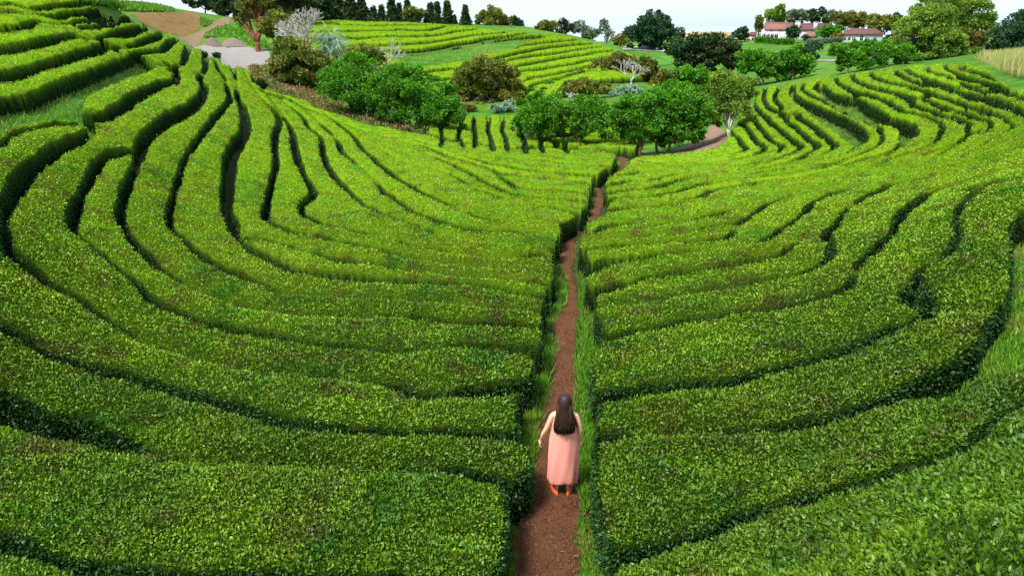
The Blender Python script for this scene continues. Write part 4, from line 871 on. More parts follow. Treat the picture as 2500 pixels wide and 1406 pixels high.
T_('broadleaf_tree','big yellow green spreading tree on the right hill crest','tree',(2252,160),[(2265,62,55,38),(2225,92,42,36),(2300,105,55,30),(2285,40,40,24),(2235,125,40,22),(2335,115,26,24),(2290,135,48,18)],'ygreen',t=82,dens=1.2,trunk=.25)
T_('broadleaf_tree','tallest tree at the upper right, pale green, behind the big spreading one','tree',(2375,146),[(2300,20,58,28),(2350,35,50,36),(2385,70,34,38),(2405,60,20,26),(2330,2,40,18)],'ygreen',t=98,dens=1.1,trunk=.3)
T_('broadleaf_tree','rusty brown tree squeezed between the two tallest trees at the upper right','tree',(2375,140),[(2375,112,28,30),(2350,95,20,22)],'brown',t=92)
T_('broadleaf_tree','dark green tree cut off by the right edge','tree',(2478,160),[(2480,100,50,38),(2505,55,34,32),(2445,120,34,22),(2520,120,30,30)],'dark',t=63,dens=1.1)
T_('shrub','low bright bush left of the dark tree at the right edge','bush',(2405,142),[(2412,128,28,12)],'mul',t=68)
T_('shrub','yellowish roadside bush at the right edge below the plumed grass','bush',(2480,205),[(2485,180,30,24),(2500,200,24,16)],'ygreen',t=44)
T_('cypress_thicket','wide dark flat topped conifer clump behind the mulberries','tree',(1715,190),[(1665,130,38,34),(1705,115,36,28),(1740,112,44,26),(1775,130,30,34),(1730,150,56,30),(1680,155,42,22),(1790,160,22,24)],'conif',t=98,dens=1.3,droop=.3,cl=.26)
T_('broadleaf_tree','huge dark domed tree alone by the road in the distance','tree',(1592,119),[(1592,72,40,30),(1560,92,32,24),(1628,90,34,24),(1592,95,50,20),(1598,45,22,18)],'dark',t=215,dens=1.3,trunk=.6)
T_('shrub','brownish bush at the left foot of the huge domed tree','bush',(1510,124),[(1510,104,18,18)],'olive',t=155)
T_('broadleaf_tree','dense olive green tree on the far hill skyline','tree',(1210,74),[(1205,48,28,22),(1180,52,22,18),(1232,56,20,16),(1200,35,18,14)],'olive',t=160,dens=1.3)
T_('broadleaf_tree','dark narrow tree at the right of the olive green skyline tree','tree',(1262,74),[(1256,58,12,16),(1266,62,9,11)],'conif',t=160)
T_('broadleaf_tree','small bushy skyline tree right of the gap on the far hill','tree',(1335,83),[(1335,64,18,16),(1322,72,12,10),(1348,70,12,10)],'olive',t=150,dens=1.3)
T_('broadleaf_tree','second small bushy skyline tree with darker crown','tree',(1378,84),[(1376,66,18,16),(1392,70,10,10)],'conif',t=152,dens=1.2)
T_('willow_tree','pale feathery tree on the far hill shoulder','tree',(1432,96),[(1425,76,26,18),(1445,86,18,12)],'grey',t=160,sparse=.7)
T_('willow_tree','thin see-through pale tree right of the feathery one','tree',(1480,105),[(1478,74,14,20),(1486,90,12,14)],'grey',t=165,sparse=.45)
CG = 'conifers standing on the far hill skyline'
for u, top, w, vb, tt, lb in [(806,-14,24,52,158,'dark conifer at the left end of the skyline wood, tallest'),(830,-8,26,53,166,'wide dark conifer second in the skyline wood'),(856,-12,26,53,160,'dark conifer third in the skyline wood'),
        (884,-2,24,54,164,'dark conifer at the right end of the dense skyline wood'),(912,20,14,54,155,'short light conifer after the dense wood'),(932,16,12,55,162,'small dark conifer left of the tall open one'),
        (957,-6,18,55,157,'tall open topped conifer in the middle of the skyline'),(975,14,12,56,168,'little conifer tucked right of the tall open topped one'),(995,0,12,56,160,'spiky conifer left of the brown round tree'),
        (1052,10,16,60,158,'pointed conifer right of the brown round tree'),(1068,8,12,61,166,'slim pale conifer between two pointed ones'),(1092,4,16,62,160,'sharply pointed conifer with bare tip'),
        (1136,18,15,68,158,'lone light green conifer on the far hill crest'),(1108,40,9,64,163,'smallest conifer right of the sharply pointed one')]:
    T_('conifer', lb, 'tree', (u, vb), [(u, (top+vb)/2-2, w, (vb-top)/2)], 'conif', t=tt, cone=True, dens=2.6, group=CG, wr=.35, droop=.3, rtrunk=.22)
T_('broadleaf_tree','brown round crowned tree among the skyline conifers','tree',(1018,58),[(1012,36,20,16),(1028,40,14,12),(1000,38,12,12)],'brown',t=156,dens=1.2)
for u, v, ru, rv, vb, tt, lf, lb in [(575,-8,50,26,30,185,'conif','dark woodland tree at the top edge left of the red trunked tree'),(500,-14,48,20,22,190,'conif','dark woodland tree above the green field at the top edge'),
        (715,-6,52,32,52,140,'conif','dark woodland tree behind the bleached bare tree'),(770,0,36,36,54,150,'conif','dark woodland tree right of the bleached bare tree'),(650,10,42,26,52,150,'conif','dark woodland tree behind the round green bush')]:
    T_('woodland_tree', lb, 'tree', (u, vb), [(u, v, ru, rv), (u+ru*.5, v+12, ru*.5, rv*.7), (u-ru*.5, v+12, ru*.5, rv*.7), (u, vb-10, ru*.9, 14)], lf, t=tt, dens=1.3, group='dark trees of the wood behind the track')
for i_, (u, v, w, tt, wd) in enumerate([(790,18,30,175,'fifth'),(690,24,30,170,'second'),(600,30,26,165,'first'),(745,28,28,172,'fourth'),(720,34,24,168,'third'),(548,14,24,185,'lowest left')]):
    T_('woodland_tree', wd+' from the left among the dense low dark trees behind the track', 'tree', (u, 52), [(u, v, w, 24), (u-w*.5, v+8, w*.6, 16), (u+w*.5, v+6, w*.6, 18)], 'conif' if i_ % 2 else 'dark', t=tt, dens=1.3, group='dark trees of the wood behind the track')
T_('shrub','dark leafy bushes filling the hollow behind the first mulberry trees','bush',(960,215),[(930,185,34,22),(985,178,34,18),(1030,190,34,20),(1060,205,26,18)],'mul',t=96,dens=1.1)
T_('shrub','green scrub between the olive bush and the brown thicket','bush',(1340,262),[(1310,235,34,20),(1355,225,34,22),(1330,250,40,16)],'mul',t=92,dens=1.1)
T_('shrub','leafy scrub behind the largest mulberry tree','bush',(1650,215),[(1625,190,34,22),(1660,200,36,22),(1600,215,30,18)],'olive',t=98,dens=1.1)
T_('eucalyptus_tree','old tree with red brown trunk and thin olive crown by the gravel heaps','tree',(628,99),[(628,12,40,20),(600,28,28,18),(656,26,26,18),(640,-8,36,16),(592,48,16,12)],'brown','redbark',t=106,sparse=.8,rtrunk=.42)
T_('shrub','round dense green bush right of the red trunked tree','bush',(674,99),[(672,64,36,26),(655,72,22,20),(695,74,18,20)],'olive',t=98,dens=1.3)
T_('shrub','huge olive and yellow bush beside the pale yard','bush',(742,236),[(715,128,40,34),(690,160,30,32),(740,150,48,36),(775,175,36,36),(735,195,48,32),(700,195,28,22),(765,205,34,26)],'olive',t=72,dens=1.2,stems=3)
T_('shrub','low olive bush behind the first mulberry tree','bush',(890,172),[(885,138,40,24),(915,150,28,18),(860,140,22,20)],'olive',t=84)
T_('shrub','massive olive bush in the middle of the valley','bush',(1192,280),[(1185,180,52,32),(1140,205,44,34),(1235,195,40,34),(1190,225,62,36),(1268,235,30,28),(1130,240,34,26),(1235,250,34,22)],'olive',t=90,dens=1.2,stems=3)
T_('shrub','broad rusty brown thicket below the far hill','bush',(1520,245),[(1520,152,48,20),(1480,170,44,22),(1560,170,40,24),(1440,190,40,20),(1595,190,28,22),(1520,195,60,24),(1400,205,32,18)],'brown',t=100,dens=1.2,stems=3)
T_('shrub','olive brush in front of the rusty brown thicket','bush',(1440,240),[(1420,215,40,18),(1460,225,44,16),(1385,222,20,14)],'olive',t=88,dens=1.1)
T_('shrub','silvery shrub between the thicket and the largest mulberry','bush',(1522,240),[(1522,228,30,13),(1545,222,18,10)],'silver',t=80,dens=1.2)
T_('shrub','pale green leafy shrub above the upright tea rows','bush',(1228,280),[(1218,267,20,11),(1245,262,20,13)],'silver',t=83,dens=1.2)
T_('shrub','small orange tinged shrub left of the upright tea rows','bush',(1143,275),[(1145,265,14,10)],'brown',t=84)
T_('reed_clump','blue green reeds standing beside the bleached tree','reed',(815,146),[(808,105,20,28),(825,120,14,22),(795,120,12,18)],'silver',t=88,wr=.08,ll=1.3,droop=.4,dens=1.6)
# villa garden
VG = 'garden trees round the villa'
for nm, u, v, ru, rv, vb, tt, lf, lb in [('broadleaf_tree',1893,36,24,20,62,235,'ygreen','tall light green tree behind the left end of the villa'),('broadleaf_tree',1948,42,28,14,62,238,'grey','grey green tree behind the middle of the villa roof'),
        ('broadleaf_tree',1990,38,22,14,62,240,'dark','dark tree behind the villa chimneys'),('broadleaf_tree',2026,42,20,12,62,240,'grey','small grey tree right of the villa chimneys'),
        ('broadleaf_tree',2066,48,28,20,78,222,'brown','brown tinted tree right of the villa'),('broadleaf_tree',2110,54,22,18,80,222,'brown','second brown tinted tree above the low white house'),
        ('broadleaf_tree',2150,60,26,22,92,215,'olive','olive tree behind the right end of the low white house'),('broadleaf_tree',2190,62,22,20,92,222,'dark','dark tree right of the low white house'),
        ('shrub',2024,78,24,17,96,202,'mul','bright green round bush in front of the villa'),('shrub',1936,80,16,13,94,203,'dark','dark round bush in front of the villa windows'),
        ('shrub',2042,90,14,9,98,196,'olive','small yellow brown bush right of the bright round bush'),('shrub',1966,96,8,7,102,196,'dark','tiny dark bush below the small hipped roof'),
        ('poplar_tree',1852,68,8,24,96,200,'brown','narrow brown poplar left of the villa'),('shrub',1808,84,18,13,102,205,'dark','dark green tree left of the narrow poplar'),
        ('shrub',2095,112,22,10,122,150,'mul','light green bushes below the low white house'),('shrub',2180,98,24,12,112,170,'dark','dark bushes beside the low white house')]:
    T_(nm, lb, 'tree' if 'tree' in nm else 'bush', (u, vb), [(u, v, ru, rv), (u+ru*.45, v+rv*.3, ru*.5, rv*.6), (u-ru*.45, v+rv*.3, ru*.5, rv*.6)] if ru > 12 else [(u, v, ru, rv)], lf, t=tt, dens=1.4, group=VG if tt > 199 else None)
# bleached leafless trees: forked branching in fine wood
def bare_tree(label, base, top, spread, t, r0, seed, depth=6, name='bare_tree'):
    R = np.random.RandomState(seed); x, y, s = ray(*base); p = np.array([x*t, y*t, float(ground(x*t, y*t))]); H = (base[1]-top)*t/F_PX; sp = spread*t/F_PX
    root = tag(empty(name, p), label, 'tree'); tm, cm = MB(), MB()
    def grow(a, d, L, r, k):
        b = a + d*L; m = (a+b)/2 + R.normal(0, .06*L, 3); (tm if k == 0 else cm).tube([tuple(a), tuple(m), tuple(b)], [r, r*.85, r*.7], 5 if k < 3 else 3, cap=k == 0)
        if k >= depth: return
        for _ in range(2 + (R.uniform() < .55) + (k == 0)):
            e = R.normal(size=3); e[2] *= .5; nd = d + e/np.linalg.norm(e)*R.uniform(.45, .85); nd[0] *= 1+.25*sp/H; nd[2] += .12; nd /= np.linalg.norm(nd)
            grow(b, nd, L*R.uniform(.62, .86), max(r*.68, .024), k+1)
    grow(np.array([0,0,-.1]), np.array([0.03,0,1.]), H*.33, r0, 0)
    tm.build('trunk', M['palebark'], root, smooth=True); cm.build('branches', M['palebark'], root, smooth=True)
bare_tree('large bleached leafless tree standing before the dark wood', (765,98), -30, 110, 88, .26, 3, 7)
bare_tree('second bleached trunk leaning left of the large leafless tree', (735,88), -10, 80, 88, .22, 8, 5)
bare_tree('small grey leafless tree in front of the far hill terraces', (925,142), 40, 70, 86, .18, 5, 6)
bare_tree('low tangle of pale dead branches behind the middle mulberries', (1412,256), 200, 60, 78, .12, 9, 5)
bare_tree('bleached branches sticking out of the rusty brown thicket', (1540,205), 130, 70, 90, .12, 12, 5)
# dry brush along the upper rim of the left field, and plumed grass on the right
def strip_scatter(name, parts, n, L, mat, up, wr, rnd, lift=(0, .4), kind='stuff', label=None):
    V = drape(name, parts, None, 0, 2.0, tmax=140); k = RNG.randint(0, len(V), n); P = V[k] + np.stack([RNG.normal(0, .15, n), RNG.normal(0, .4, n), RNG.uniform(*lift, n)*vnoise(V[k][:,0]*.9, V[k][:,1]*.9, 2)], 1)
    v, f, t = leaves(P, np.tile([[0,0,1.]], (n,1)), np.full(n, L), wr, .6, rnd, False, up); o = mesh_np(name, v, [f], mat, attrs={'tone': t}); o['kind'] = kind
strip_scatter('dry_brush', [('B','215,600 360,590 480,690 580,770 700,820 860,875 1010,950 1100,965 1320,1040 1510,1090 1700,1135 1960,1190 2000,1215 1830,1195 1700,1185 1480,1135 1250,1085 1050,1020 900,975 760,950 680,870 500,830 360,800 330,740 240,690')], 9000, .30, M['drygrass'], .2, .3, 1.2, (0, .9))
strip_scatter('bushy_bank', [('B','215,600 360,590 480,690 560,760 420,780 330,740 240,690')], 1500, .28, M['brown'], .3, .5, 1., (0, .8))
strip_scatter('plumed_grass', [('D','2120,500 2200,470 2320,470 2420,500 2500,540 2600,560 2600,700 2450,680 2330,640 2200,580 2100,545')], 9000, .9, M['pampas'], 1.2, .05, .35, (0, .2))
strip_scatter('rough_meadow', [('A','730,-30 1300,-30 1700,0 1800,55 1700,100 1300,108 1050,102 900,55 720,40')], 12000, .5, M['grass'], .5, .4, .8, (0, .3))
strip_scatter('bank_weeds', [('A','1720,80 1850,60 1950,140 1850,200 1770,240 1740,150'),], 1800, .4, M['grass'], .5, .4, .8, (0, .4))
strip_scatter('low_weeds', [('A','1760,340 1850,270 1960,240 2010,180 2060,150 2200,340 2350,390 2350,430 2180,410 2040,330 1900,335')], 3500, .4, M['grass'], .4, .5, .8, (0, .5))
for u, v, w, lb in [(497,135,5,'small dark bush at the edge of the pale yard, left of two'),(528,138,6,'small dark bush at the edge of the pale yard, right of two'),(633,210,13,'clipped dark green cube of tea on the field rim by the dry brush')]:
    x, t = gpt(u, v+w*1.1)
    T_('shrub', lb, 'bush', (u, v+w*1.2), [(u, v, w, w*.9), (u+w*.4, v+1, w*.7, w*.8)], 'dark', t=t, dens=4, group=None)
# ---------------------------------------------------------------- buildings, road things, heaps
def site(name, label, cat, u, v, t, yaw=0):
    x, y, s = ray(u, v); X, Y = x*t, y*t; e = tag(empty(name, (X, Y, float(ground(X, Y))-.1)), label, cat); e.rotation_euler = (0, 0, yaw - math.atan2(X, Y)); return e
def window(root, x, z, w, h, y=-.04):
    f = MB(); f.box(x-w/2-.08, x+w/2+.08, y-.03, y+.05, z-.08, z+h+.08); fo = f.build('window', M['white'], root)
    MB().box(x-w/2, x+w/2, y-.06, y-.032, z, z+h).build('pane', M['glass'], fo)
    MB().box(x-.03, x+.03, y-.075, y-.062, z, z+h).build('glazing_bar', M['white'], fo)
def gable(mb, x0, x1, y0, y1, z0, zr, ov=.4):    # two roof slopes with thickness, ridge along x
    ym = (y0+y1)/2
    for a, b in ((y0-ov, ym), (y1+ov, ym)):
        za = z0 - ov*(zr-z0)/(ym-y0)
        mb.add([(x0-ov,a,za),(x1+ov,a,za),(x1+ov,b,zr),(x0-ov,b,zr),(x0-ov,a,za+.18),(x1+ov,a,za+.18),(x1+ov,b,zr+.18),(x0-ov,b,zr+.18)],
               [(0,3,2,1),(4,5,6,7),(0,1,5,4),(1,2,6,5),(2,3,7,6),(3,0,4,7)])
def hip(mb, x0, x1, y0, y1, z0, zr, ov=.35, inset=None):
    i = inset or (y1-y0)/2; ym = (y0+y1)/2; x0 -= ov; x1 += ov; y0 -= ov; y1 += ov
    mb.add([(x0,y0,z0),(x1,y0,z0),(x1,y1,z0),(x0,y1,z0),(x0+i,ym,zr),(x1-i,ym,zr),(x0,y0,z0-.15),(x1,y0,z0-.15),(x1,y1,z0-.15),(x0,y1,z0-.15)],
           [(0,1,5,4),(2,3,4,5),(6,9,8,7),(0,6,7,1),(1,7,8,2),(2,8,9,3),(3,9,6,0)], [(1,2,5),(3,0,4)])
def walls(mb, x0, x1, y0, y1, z1, zr=None):
    mb.box(x0, x1, y0, y1, -1.2, z1)
    if zr:
        ym = (y0+y1)/2
        for x in (x0, x1): mb.add([(x,y0,z1),(x,y1,z1),(x,ym,zr)], [], [(0,1,2)])
def chimney(root, x, y, z0, z1, w):
    c = MB(); c.box(x-w/2, x+w/2, y-.45, y+.45, z0, z1); c.box(x-w/2-.1, x+w/2+.1, y-.55, y+.55, z1+.003, z1+.18); return c.build('chimney', M['white'], root)
v = site('villa', 'long white villa with red tiled roofs and two broad chimneys', 'house', 1918, 93, 214)
s = 214/F_PX
w = MB(); walls(w, -6.3, 1.2, 0, 7, 3.1, 4.9); w.build('wall', M['white'], v)
w = MB(); walls(w, 1.203, 12.5, 1.2, 7, 3.0, 4.6); w.build('wall', M['white'], v)
w = MB(); walls(w, -7.2, 1.0, -2.2, -.003, 2.3); w.build('wall', M['white'], v)
r = MB(); gable(r, -6.3, 1.2, 0, 7, 3.1, 4.9); ro = r.build('roof', M['roof'], v)
r = MB(); gable(r, 1.3, 12.5, 1.2, 7, 3.0, 4.6, .35); ro2 = r.build('roof', M['roof2'], v)
chimney(ro2, 3.0, 1.6, 2.6, 5.3, 1.5); chimney(ro2, 8.1, 1.6, 2.6, 5.0, 1.1)
for x in (-6.4, -5.2, -4.0, -2.8): window(v, x, .7, .9, 1.1, -2.24)
for x in (-4.5, -1.8): window(v, x, 2.45, .8, .4)
f = site('villa_annex', 'small white outbuilding with pink hipped roof before the villa', 'house', 1975, 95, 207)
w = MB(); w.box(-2.1, 2.1, 0, 4, -1.2, 1.5); w.build('wall', M['white'], f); r = MB(); hip(r, -2.1, 2.1, 0, 4, 1.6, 2.9, .3); r.build('roof', M['roof'], f)
MB().box(-.5, .5, -.06, -.003, -.2, 1.2).build('door', M['glass'], f)
g = site('shed', 'tiny white gabled shed left of the narrow poplar', 'shed', 1838, 93, 206)
w = MB(); walls(w, -.8, .8, 0, 2.6, 1.5, 2.3); w.build('wall', M['white'], g); r = MB(); gable(r, -.8, .8, 0, 2.6, 1.5, 2.3, .15); r.build('roof', M['roof2'], g); MB().box(-.3, .3, -.06, -.003, -.1, 1.1).build('door', M['glass'], g)
h = site('low_house', 'low white house with dark red hipped roof right of the villa', 'house', 2102, 101, 192)
w = MB(); w.box(-5.2, 5.2, 0, 5, -1.2, 2.0); w.build('wall', M['white'], h); r = MB(); hip(r, -5.2, 5.2, 0, 5, 2.1, 3.6, .4); ro = r.build('roof', M['roof2'], h); chimney(ro, .8, 2.5, 3.0, 4.1, .6)
for x in (-4.2, -3.1, -2.0, 1.2, 3.4): window(h, x, .6, .6, .8)
MB().box(-.4, .4, -.06, -.003, -.2, 1.7).build('door', M['glass'], h)
k = site('far_house', 'pale house with pinkish eave half hidden by the big spreading tree', 'house', 2196, 90, 196)
w = MB(); walls(w, -1.9, 2.4, 0, 4.5, 1.6, 2.8); w.build('wall', M['white'], k); r = MB(); gable(r, -1.9, 2.4, 0, 4.5, 1.6, 2.8); r.build('roof', M['roof2'], k); window(k, 0, .4, .7, .8)
p = site('mast', 'thin white mast rising behind the villa roof', 'mast', 1999, 88, 222); MB().tube([(0,0,0),(0,0,6.4)], [.09, .05], 8).build('pole', M['white'], p); MB().box(-.25, .25, -.04, .04, 6.2, 6.26).build('crossbar', M['metal'], p)
# clipped hedges before the villa
def low_hedge(label, a, b, va, t, hgt, mat, n):
    x0, _, _ = ray(a, va); x1, _, _ = ray(b, va); X = RNG.uniform(x0*t, x1*t, n); Yc = t*ray(a, va)[1]; Y = Yc + RNG.uniform(-.6, .6, n); Z = ground(X, Y) + RNG.uniform(0, 1, n)**.6*hgt
    o3 = np.array([(x0+x1)/2*t, Yc, float(ground((x0+x1)/2*t, Yc))]); v_, f_, t_ = leaves(np.stack([X, Y, Z], 1)-o3, np.tile([[0,-.3,1.]], (n,1)), np.full(n, .5), .5, .5, .9)
    e = tag(empty('garden_hedge', o3), label, 'hedge'); mesh_np('foliage', v_, [f_], M[mat], e, attrs={'tone': t_})
low_hedge('clipped green hedge below the villa windows', 1842, 1938, 104, 198, 1.5, 'mul', 2600)
low_hedge('pale tufted hedge below the small hipped roof', 1968, 2052, 104, 194, 1.3, 'grey', 2200)
# on the road
def car(label, u, v, t, yaw):
    e = site('car', label, 'car', u, v, t, yaw); L, Wd = 4.1, 1.65
    prof = [(-2.05,.35),(-2.02,.75),(-1.75,.92),(-1.15,.98),(-.75,1.38),(.55,1.42),(1.15,1.02),(1.85,.90),(2.05,.70),(2.05,.35)]
    R = [[(x, y, z) if z < 1.0 else (x, y*.82, z) for x, z in prof] for y in (-Wd/2, -Wd/2+.05, 0, Wd/2-.05, Wd/2)]
    m = MB(); m.rings(R, True); m.build('body', M['carp'], e)
    g_ = MB()
    for sgn in (-1, 1):
        y = sgn*Wd/2*.86 + sgn*.06; g_.add([(-.98,y,1.02),(.95,y,1.02),(.5,y*.97,1.34),(-.68,y*.97,1.32)], [(0,1,2,3)] if sgn < 0 else [(3,2,1,0)])
    g_.build('window', M['glass'], e)
    for x in (-1.3, 1.3):
        for y in (-.74, .74):
            wr_ = MB(); wr_.tube([(x, y-.09, .3), (x, y+.09, .3)], .31, 16); wo = wr_.build('wheel', M['rubber'], e); MB().tube([(x, y-.1, .3), (x, y+.1, .3)], .17, 12).build('rim', M['metal'], wo)
    for y in (-.6, .6): MB().box(2.03, 2.08, y-.14, y+.14, .62, .76).build('headlight', M['white'], e)
car('small silver blue car driving on the distant road', 1572, 125, 216, .1)
b_ = site('roadside_box', 'white square kiosk box standing by the distant road', 'kiosk', 1586, 122, 222); MB().box(-.75,.75,-.5,.5,0,1.7).build('cabinet', M['white'], b_, bevel=.03); MB().box(-.9,.9,-.65,.65,1.703,1.85).build('roof', M['metal'], b_); MB().box(-.3,.3,-.53,-.503,.8,1.4).build('hatch', M['glass'], b_)
q = site('white_wall', 'low white roadside wall left of the dark conifer clump', 'wall', 1634, 130, 205)
m = MB(); m.box(-1.9, .2, 0, .25, -.3, 1.05); m.box(.35, 2.6, 0, .25, -.3, 1.15); m.box(.203, .347, -.05, .3, -.3, 1.3); m.build('masonry', M['white'], q); MB().box(-1.95, 2.65, -.06, .31, 1.303, 1.38).build('coping', M['white'], q)
q = site('sign_post', 'thin pale post beside the white roadside wall', 'post', 1621, 130, 208); MB().tube([(0,0,0),(0,0,2.1)], .06, 6).build('post', M['white'], q); MB().box(-.12,.12,-.02,.02,1.75,2.05).build('plate', M['metal'], q)
q = site('guard_rail', 'grey rail running along the distant road', 'rail', 1560, 124, 224); m = MB(); m.box(-5.5, 7, 0, .06, .45, .7); m.build('rail', M['metal'], q)
m = MB(); [m.box(x-.05, x+.05, .07, .15, -.2, .6) for x in np.arange(-5, 7, 2)]; m.build('posts', M['metal'], q)
# gravel heaps in the yard
def heap(label, u, v, rx, rz, seed):
    pt, t = gpt(u, v); R = rx*t/F_PX; Hh = rz*t/F_PX; e = tag(empty('gravel_heap', pt), label, 'heap', 'gravel heaps at the yard edge'); n = 26; V = []
    for i in range(n+1):
        for k in range(40):
            a = k/40*2*math.pi; r = i/n; nz_ = vnoise(np.array([3+2.5*math.cos(a)*r]), np.array([3+2.5*math.sin(a)*r]), seed)[0]
            V.append((R*r*math.cos(a), R*.7*r*math.sin(a), Hh*max(0, (1-r**1.25))*(.8+.4*nz_) + .06*vnoise(np.array([r*9*math.cos(a)+9]), np.array([r*9*math.sin(a)+9]), seed+1)[0] - .08*r))
    Q = [(i*40+k, i*40+(k+1)%40, (i+1)*40+(k+1)%40, (i+1)*40+k) for i in range(n) for k in range(40)]
    mesh_np('gravel', V, [np.array(Q)], M['heap'], e, smooth=True)
heap('left of two gravel heaps by the pale yard, slightly lighter', 519, 112, 27, 20, 3)
heap('right of two gravel heaps by the pale yard, browner and longer', 571, 113, 37, 20, 6)
# ---------------------------------------------------------------- the person on the path, seen from behind
def person():
    base, t = gpt(1372, 1203); e = tag(empty('person', base), 'person in a long pink dress with long dark hair, walking away down the path', 'person')
    e.rotation_euler = (0, 0, -.03); e.scale = (.95,)*3
    skin = mat_plain('skin', (.80, .42, .26), .5, .35, .06, 8); cloth = mat_plain('coral_cloth', (1.0, .37, .28), .85, .1, .05, 5, .1)
    hairm, n, l = newmat('dark_hair'); c = mixc(n, l, noise(n, l, 60, 2, .5, True), (.014, .006, .004), (.050, .022, .014)); surf(n, l, c, .5, .25)
    shoe = mat_plain('orange_canvas', (.85, .11, .035), .7, .2, .08, 20); sole = mat_plain('rope_sole', (.75, .45, .25), .9, .1, .1, 40)
    J = {}; E = []; Rr = []
    def j(name, p, r, par=None):
        J[name] = len(Rr); Rr.append((p, r)); 
        if par: E.append((J[par], J[name]))
    j('pelvis', (0,0,.90), (.145,.105)); j('waist', (0,.01,1.06), (.115,.085), 'pelvis'); j('chest', (0,.01,1.22), (.13,.095), 'waist'); j('upper', (0,.0,1.34), (.115,.075), 'chest')
    j('neck', (0,.01,1.42), (.048,.05), 'upper'); j('nape', (0,.02,1.465), (.047,.052), 'neck'); j('head', (0,.035,1.54), (.074,.090), 'nape'); j('crown', (0,.03,1.60), (.066,.078), 'head')
    j('nose', (0,.128,1.53), (.012,.012), 'head')
    for s, nm in ((-1,'l'),(1,'r')):
        hx, hz = (-.345, .885) if s < 0 else (.255, .875)
        j('sh'+nm, (s*.165,0,1.345), (.052,.048), 'upper'); j('ua'+nm, (s*.205,-.01,1.24), (.045,.043), 'sh'+nm)
        ex = -.262 if s < 0 else .238; j('el'+nm, (ex,-.015,1.10), (.036,.035), 'ua'+nm); j('fa'+nm, (ex*.55+hx*.45,.01,1.02), (.034,.032), 'el'+nm); j('wr'+nm, (hx*.93,.035,.925), (.021,.023), 'fa'+nm)
        j('pa'+nm, (hx*.97,.045,.885), (.014,.030), 'wr'+nm); j('pb'+nm, (hx,.048,.855), (.013,.034), 'pa'+nm)
        for q, (dy, L) in enumerate(((.030,.066),(.011,.075),(-.008,.070),(-.026,.056))):     # four fingers, slightly curled
            nmq = nm+'f%d' % q; ky = .048+dy; a = (hx+s*.001, ky, .838); b = (hx-s*.004, ky+.002, .838-L*.5); c_ = (hx-s*.018, ky, .838-L)
            j(nmq+'a', a, (.0085,.0085), 'pb'+nm); j(nmq+'b', b, (.0078,.0078), nmq+'a'); j(nmq+'c', c_, (.0062,.0062), nmq+'b')
        j(nm+'t1', (hx-s*.012,.085,.875), (.010,.010), 'pa'+nm); j(nm+'t2', (hx-s*.020,.102,.848), (.009,.009), nm+'t1'); j(nm+'t3', (hx-s*.024,.106,.822), (.007,.007), nm+'t2')
        j('hip'+nm, (s*.085,0,.84), (.085,.088), 'pelvis'); j('kn'+nm, (s*.082,.015,.48), (.052,.055), 'hip'+nm); j('ca'+nm, (s*.083,-.01,.33), (.046,.050), 'kn'+nm); j('an'+nm, (s*.085,-.01,.09), (.028,.032), 'ca'+nm)
        j('he'+nm, (s*.088,-.015,.045), (.026,.030), 'an'+nm); j('to'+nm, (s*.105,.13,.035), (.034,.022), 'he'+nm)
    me = bpy.data.meshes.new('body'); me.from_pydata([p for p, _ in Rr], E, []); me.materials.append(skin)
    o = bpy.data.objects.new('body', me); COL.objects.link(o); o.parent = e
    sk = o.modifiers.new('s', 'SKIN'); sk.use_smooth_shade = True; lay = me.skin_vertices[0] if me.skin_vertices else None
    if lay is None:
        bpy.context.view_layer.objects.active = o; o.select_set(True); bpy.ops.mesh.customdata_skin_add(); lay = me.skin_vertices[0]
    for i, (p, r) in enumerate(Rr): lay.data[i].radius = r
    lay.data[0].use_root = True
    sb = o.modifiers.new('d', 'SUBSURF'); sb.levels = 2; sb.render_levels = 2
    # dress: sleeveless, straight and long with soft folds and an uneven hem
    n = 72; R = []
    prof = [(1.375,.158,.080),(1.34,.168,.096),(1.28,.176,.112),(1.20,.182,.122),(1.08,.192,.130),(.96,.206,.142),(.84,.216,.152),(.70,.224,.158),(.55,.230,.162),(.42,.234,.166),(.31,.234,.166),(.235,.224,.160)]
    for z, a, b in prof:
        ring = []
        for k in range(n):
            th = k/n*2*math.pi; f = 1 + (.045*math.sin(th*5+z*3)+.03*math.sin(th*9-z*7)+.02*math.sin(th*2+z*9))*max(0, min(1, (1.25-z)/.8))
            zz = z + (.022*math.sin(th*2.0-1.2)-.018*math.cos(th*3) if z < .3 else 0)
            ring.append((a*f*math.cos(th), .005+b*f*math.sin(th), zz))
        R.append(ring)
    inner = [[(x*.965, y*.965, z) for x, y, z in r] for r in R[::-1]]
    m = MB(); m.rings(R + inner, False); d = m.build('dress', cloth, e, smooth=True); sb = d.modifiers.new('d', 'SUBSURF'); sb.levels = sb.render_levels = 1
    for s in (-1, 1): MB().tube([(s*.075,-.075,1.36),(s*.085,-.055,1.41),(s*.085,.0,1.425),(s*.08,.06,1.39),(s*.075,.085,1.35)], .017, 8).build('shoulder_strap', cloth, d, smooth=True)
    # hair: cap over the skull running into a long heavy fall over the back
    R = []; n = 64
    prof = [(1.672,.008,.010,.02),(1.668,.040,.045,.02),(1.650,.068,.076,.015),(1.615,.088,.098,.01),(1.57,.097,.108,0),(1.52,.102,.108,-.012),(1.47,.108,.096,-.03),(1.42,.120,.080,-.052),(1.36,.135,.066,-.078),(1.30,.146,.056,-.096),(1.25,.150,.050,-.104),(1.19,.148,.044,-.110),(1.145,.136,.036,-.114),(1.13,.118,.024,-.114)]
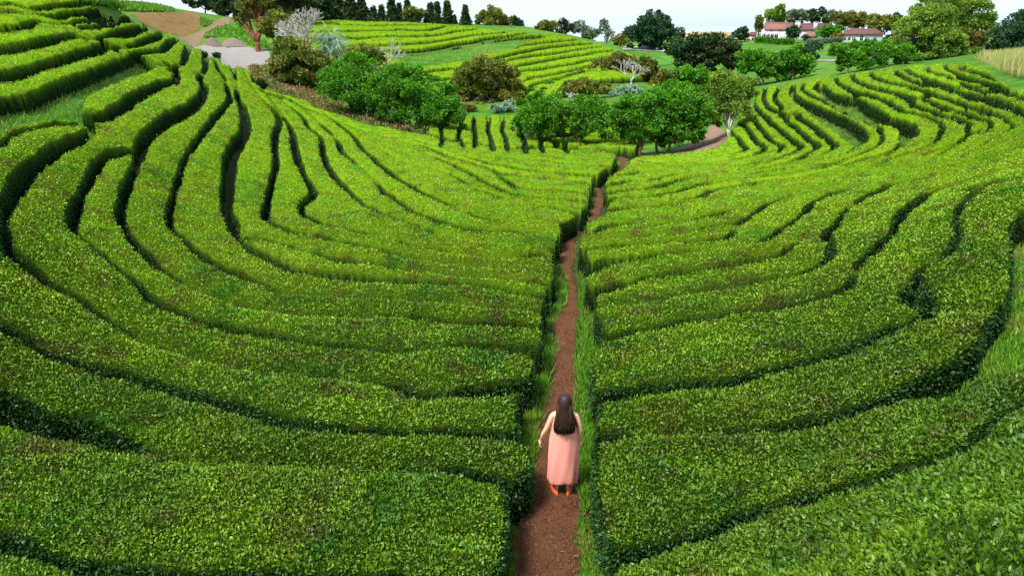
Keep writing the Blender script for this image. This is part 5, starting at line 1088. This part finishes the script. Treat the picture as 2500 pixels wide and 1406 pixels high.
    for z, a, b, cy in prof:
        ring = []
        for k in range(n):
            th = k/n*2*math.pi; st = 1 + .035*math.sin(th*17+z*4)*(z < 1.6) + .025*math.sin(th*29) ; yy = b*st*math.sin(th)
            if z < 1.60 and yy > 0: yy *= max(.25, 1-(1.60-z)*7)      # open in front of the face
            ring.append((a*st*math.cos(th)+.006*math.sin(z*20), cy+yy, z + (.018*math.sin(k*2.1) if z < 1.17 else 0)))
        R.append(ring)
    MB().rings(R, True).build('hair', hairm, e, smooth=True)
    lk = MB()
    for q in range(90):                                                # single locks give the fall its strands
        a = RNG.uniform(-1, 1); x = a*.135; y0 = -.06-.062*math.sqrt(max(0, 1-a*a)); zt = RNG.uniform(1.30, 1.50); zb = RNG.uniform(1.09, 1.17)+.03*abs(a)
        lk.tube([(x*.75, y0+.035, zt+.06), (x*.88, y0-.0, zt-.05), (x*1.03, y0-.045, (zt+zb)/2), (x*1.02+RNG.normal(0,.006), y0-.052, zb)], [.006,.011,.010,.002], 5)
    lk.tube([(.12,-.06,1.36),(.165,-.08,1.26),(.195,-.07,1.15)], [.03,.018,.003], 6)
    lk.build('hair_locks', hairm, e, smooth=True)
    eye = mat_plain('eye', (.04,.02,.015), .2, .5); lip = mat_plain('lips', (.6,.2,.17), .5, .3)
    for s in (-1, 1): MB().lathe([(.001,-.008),(.008,-.004),(.009,0),(.008,.004),(.001,.008)], 10, (s*.030,.112,1.548)).build('eye', eye, e, smooth=True)
    MB().tube([(-.022,.112,1.492),(0,.120,1.490),(.022,.112,1.492)], [.003,.007,.003], 6).build('mouth', lip, e, smooth=True)
    for s in (-1, 1): MB().tube([(s*.078,.03,1.565),(s*.090,.022,1.54),(s*.080,.028,1.51)], [.008,.014,.007], 6).build('ear', skin, e, smooth=True)
    # canvas shoes with rope soles
    for s in (-1, 1):
        yaw = s*.35; cx, cy = s*.088, -.05
        def fp(k, zz, sc): 
            th = k/28*2*math.pi; L = .125; y = math.sin(th)*L + .075; w_ = .043*(1+.18*math.sin(th)) ; x = math.cos(th)*w_*sc
            return (cx + x*math.cos(yaw)+ y*sc*math.sin(yaw)*1.0, cy + y*sc + (1-sc)*.07 - x*math.sin(yaw), zz)
        so_ = MB(); so_.rings([[fp(k, .0, 1.0) for k in range(28)], [fp(k, .028, 1.02) for k in range(28)]]); sh = None
        up = MB(); up.rings([[fp(k, .030, .98) for k in range(28)], [fp(k, .055+.008*(k > 14), .93) for k in range(28)], [fp(k, .078, .74) for k in range(28)], [fp(k, .074, .55) for k in range(28)]], False)
        sh = up.build('shoe', shoe, e, smooth=True); so_.build('sole', sole, sh, smooth=False)
    MB().rings([[(-.321+.027*math.cos(a)+dz*.4, .036+.029*math.sin(a), .932+dz) for a in [k/20*2*math.pi for k in range(20)]] for dz in (-.004, .004)], False).build('bracelet', M['rubber'], e)
person()
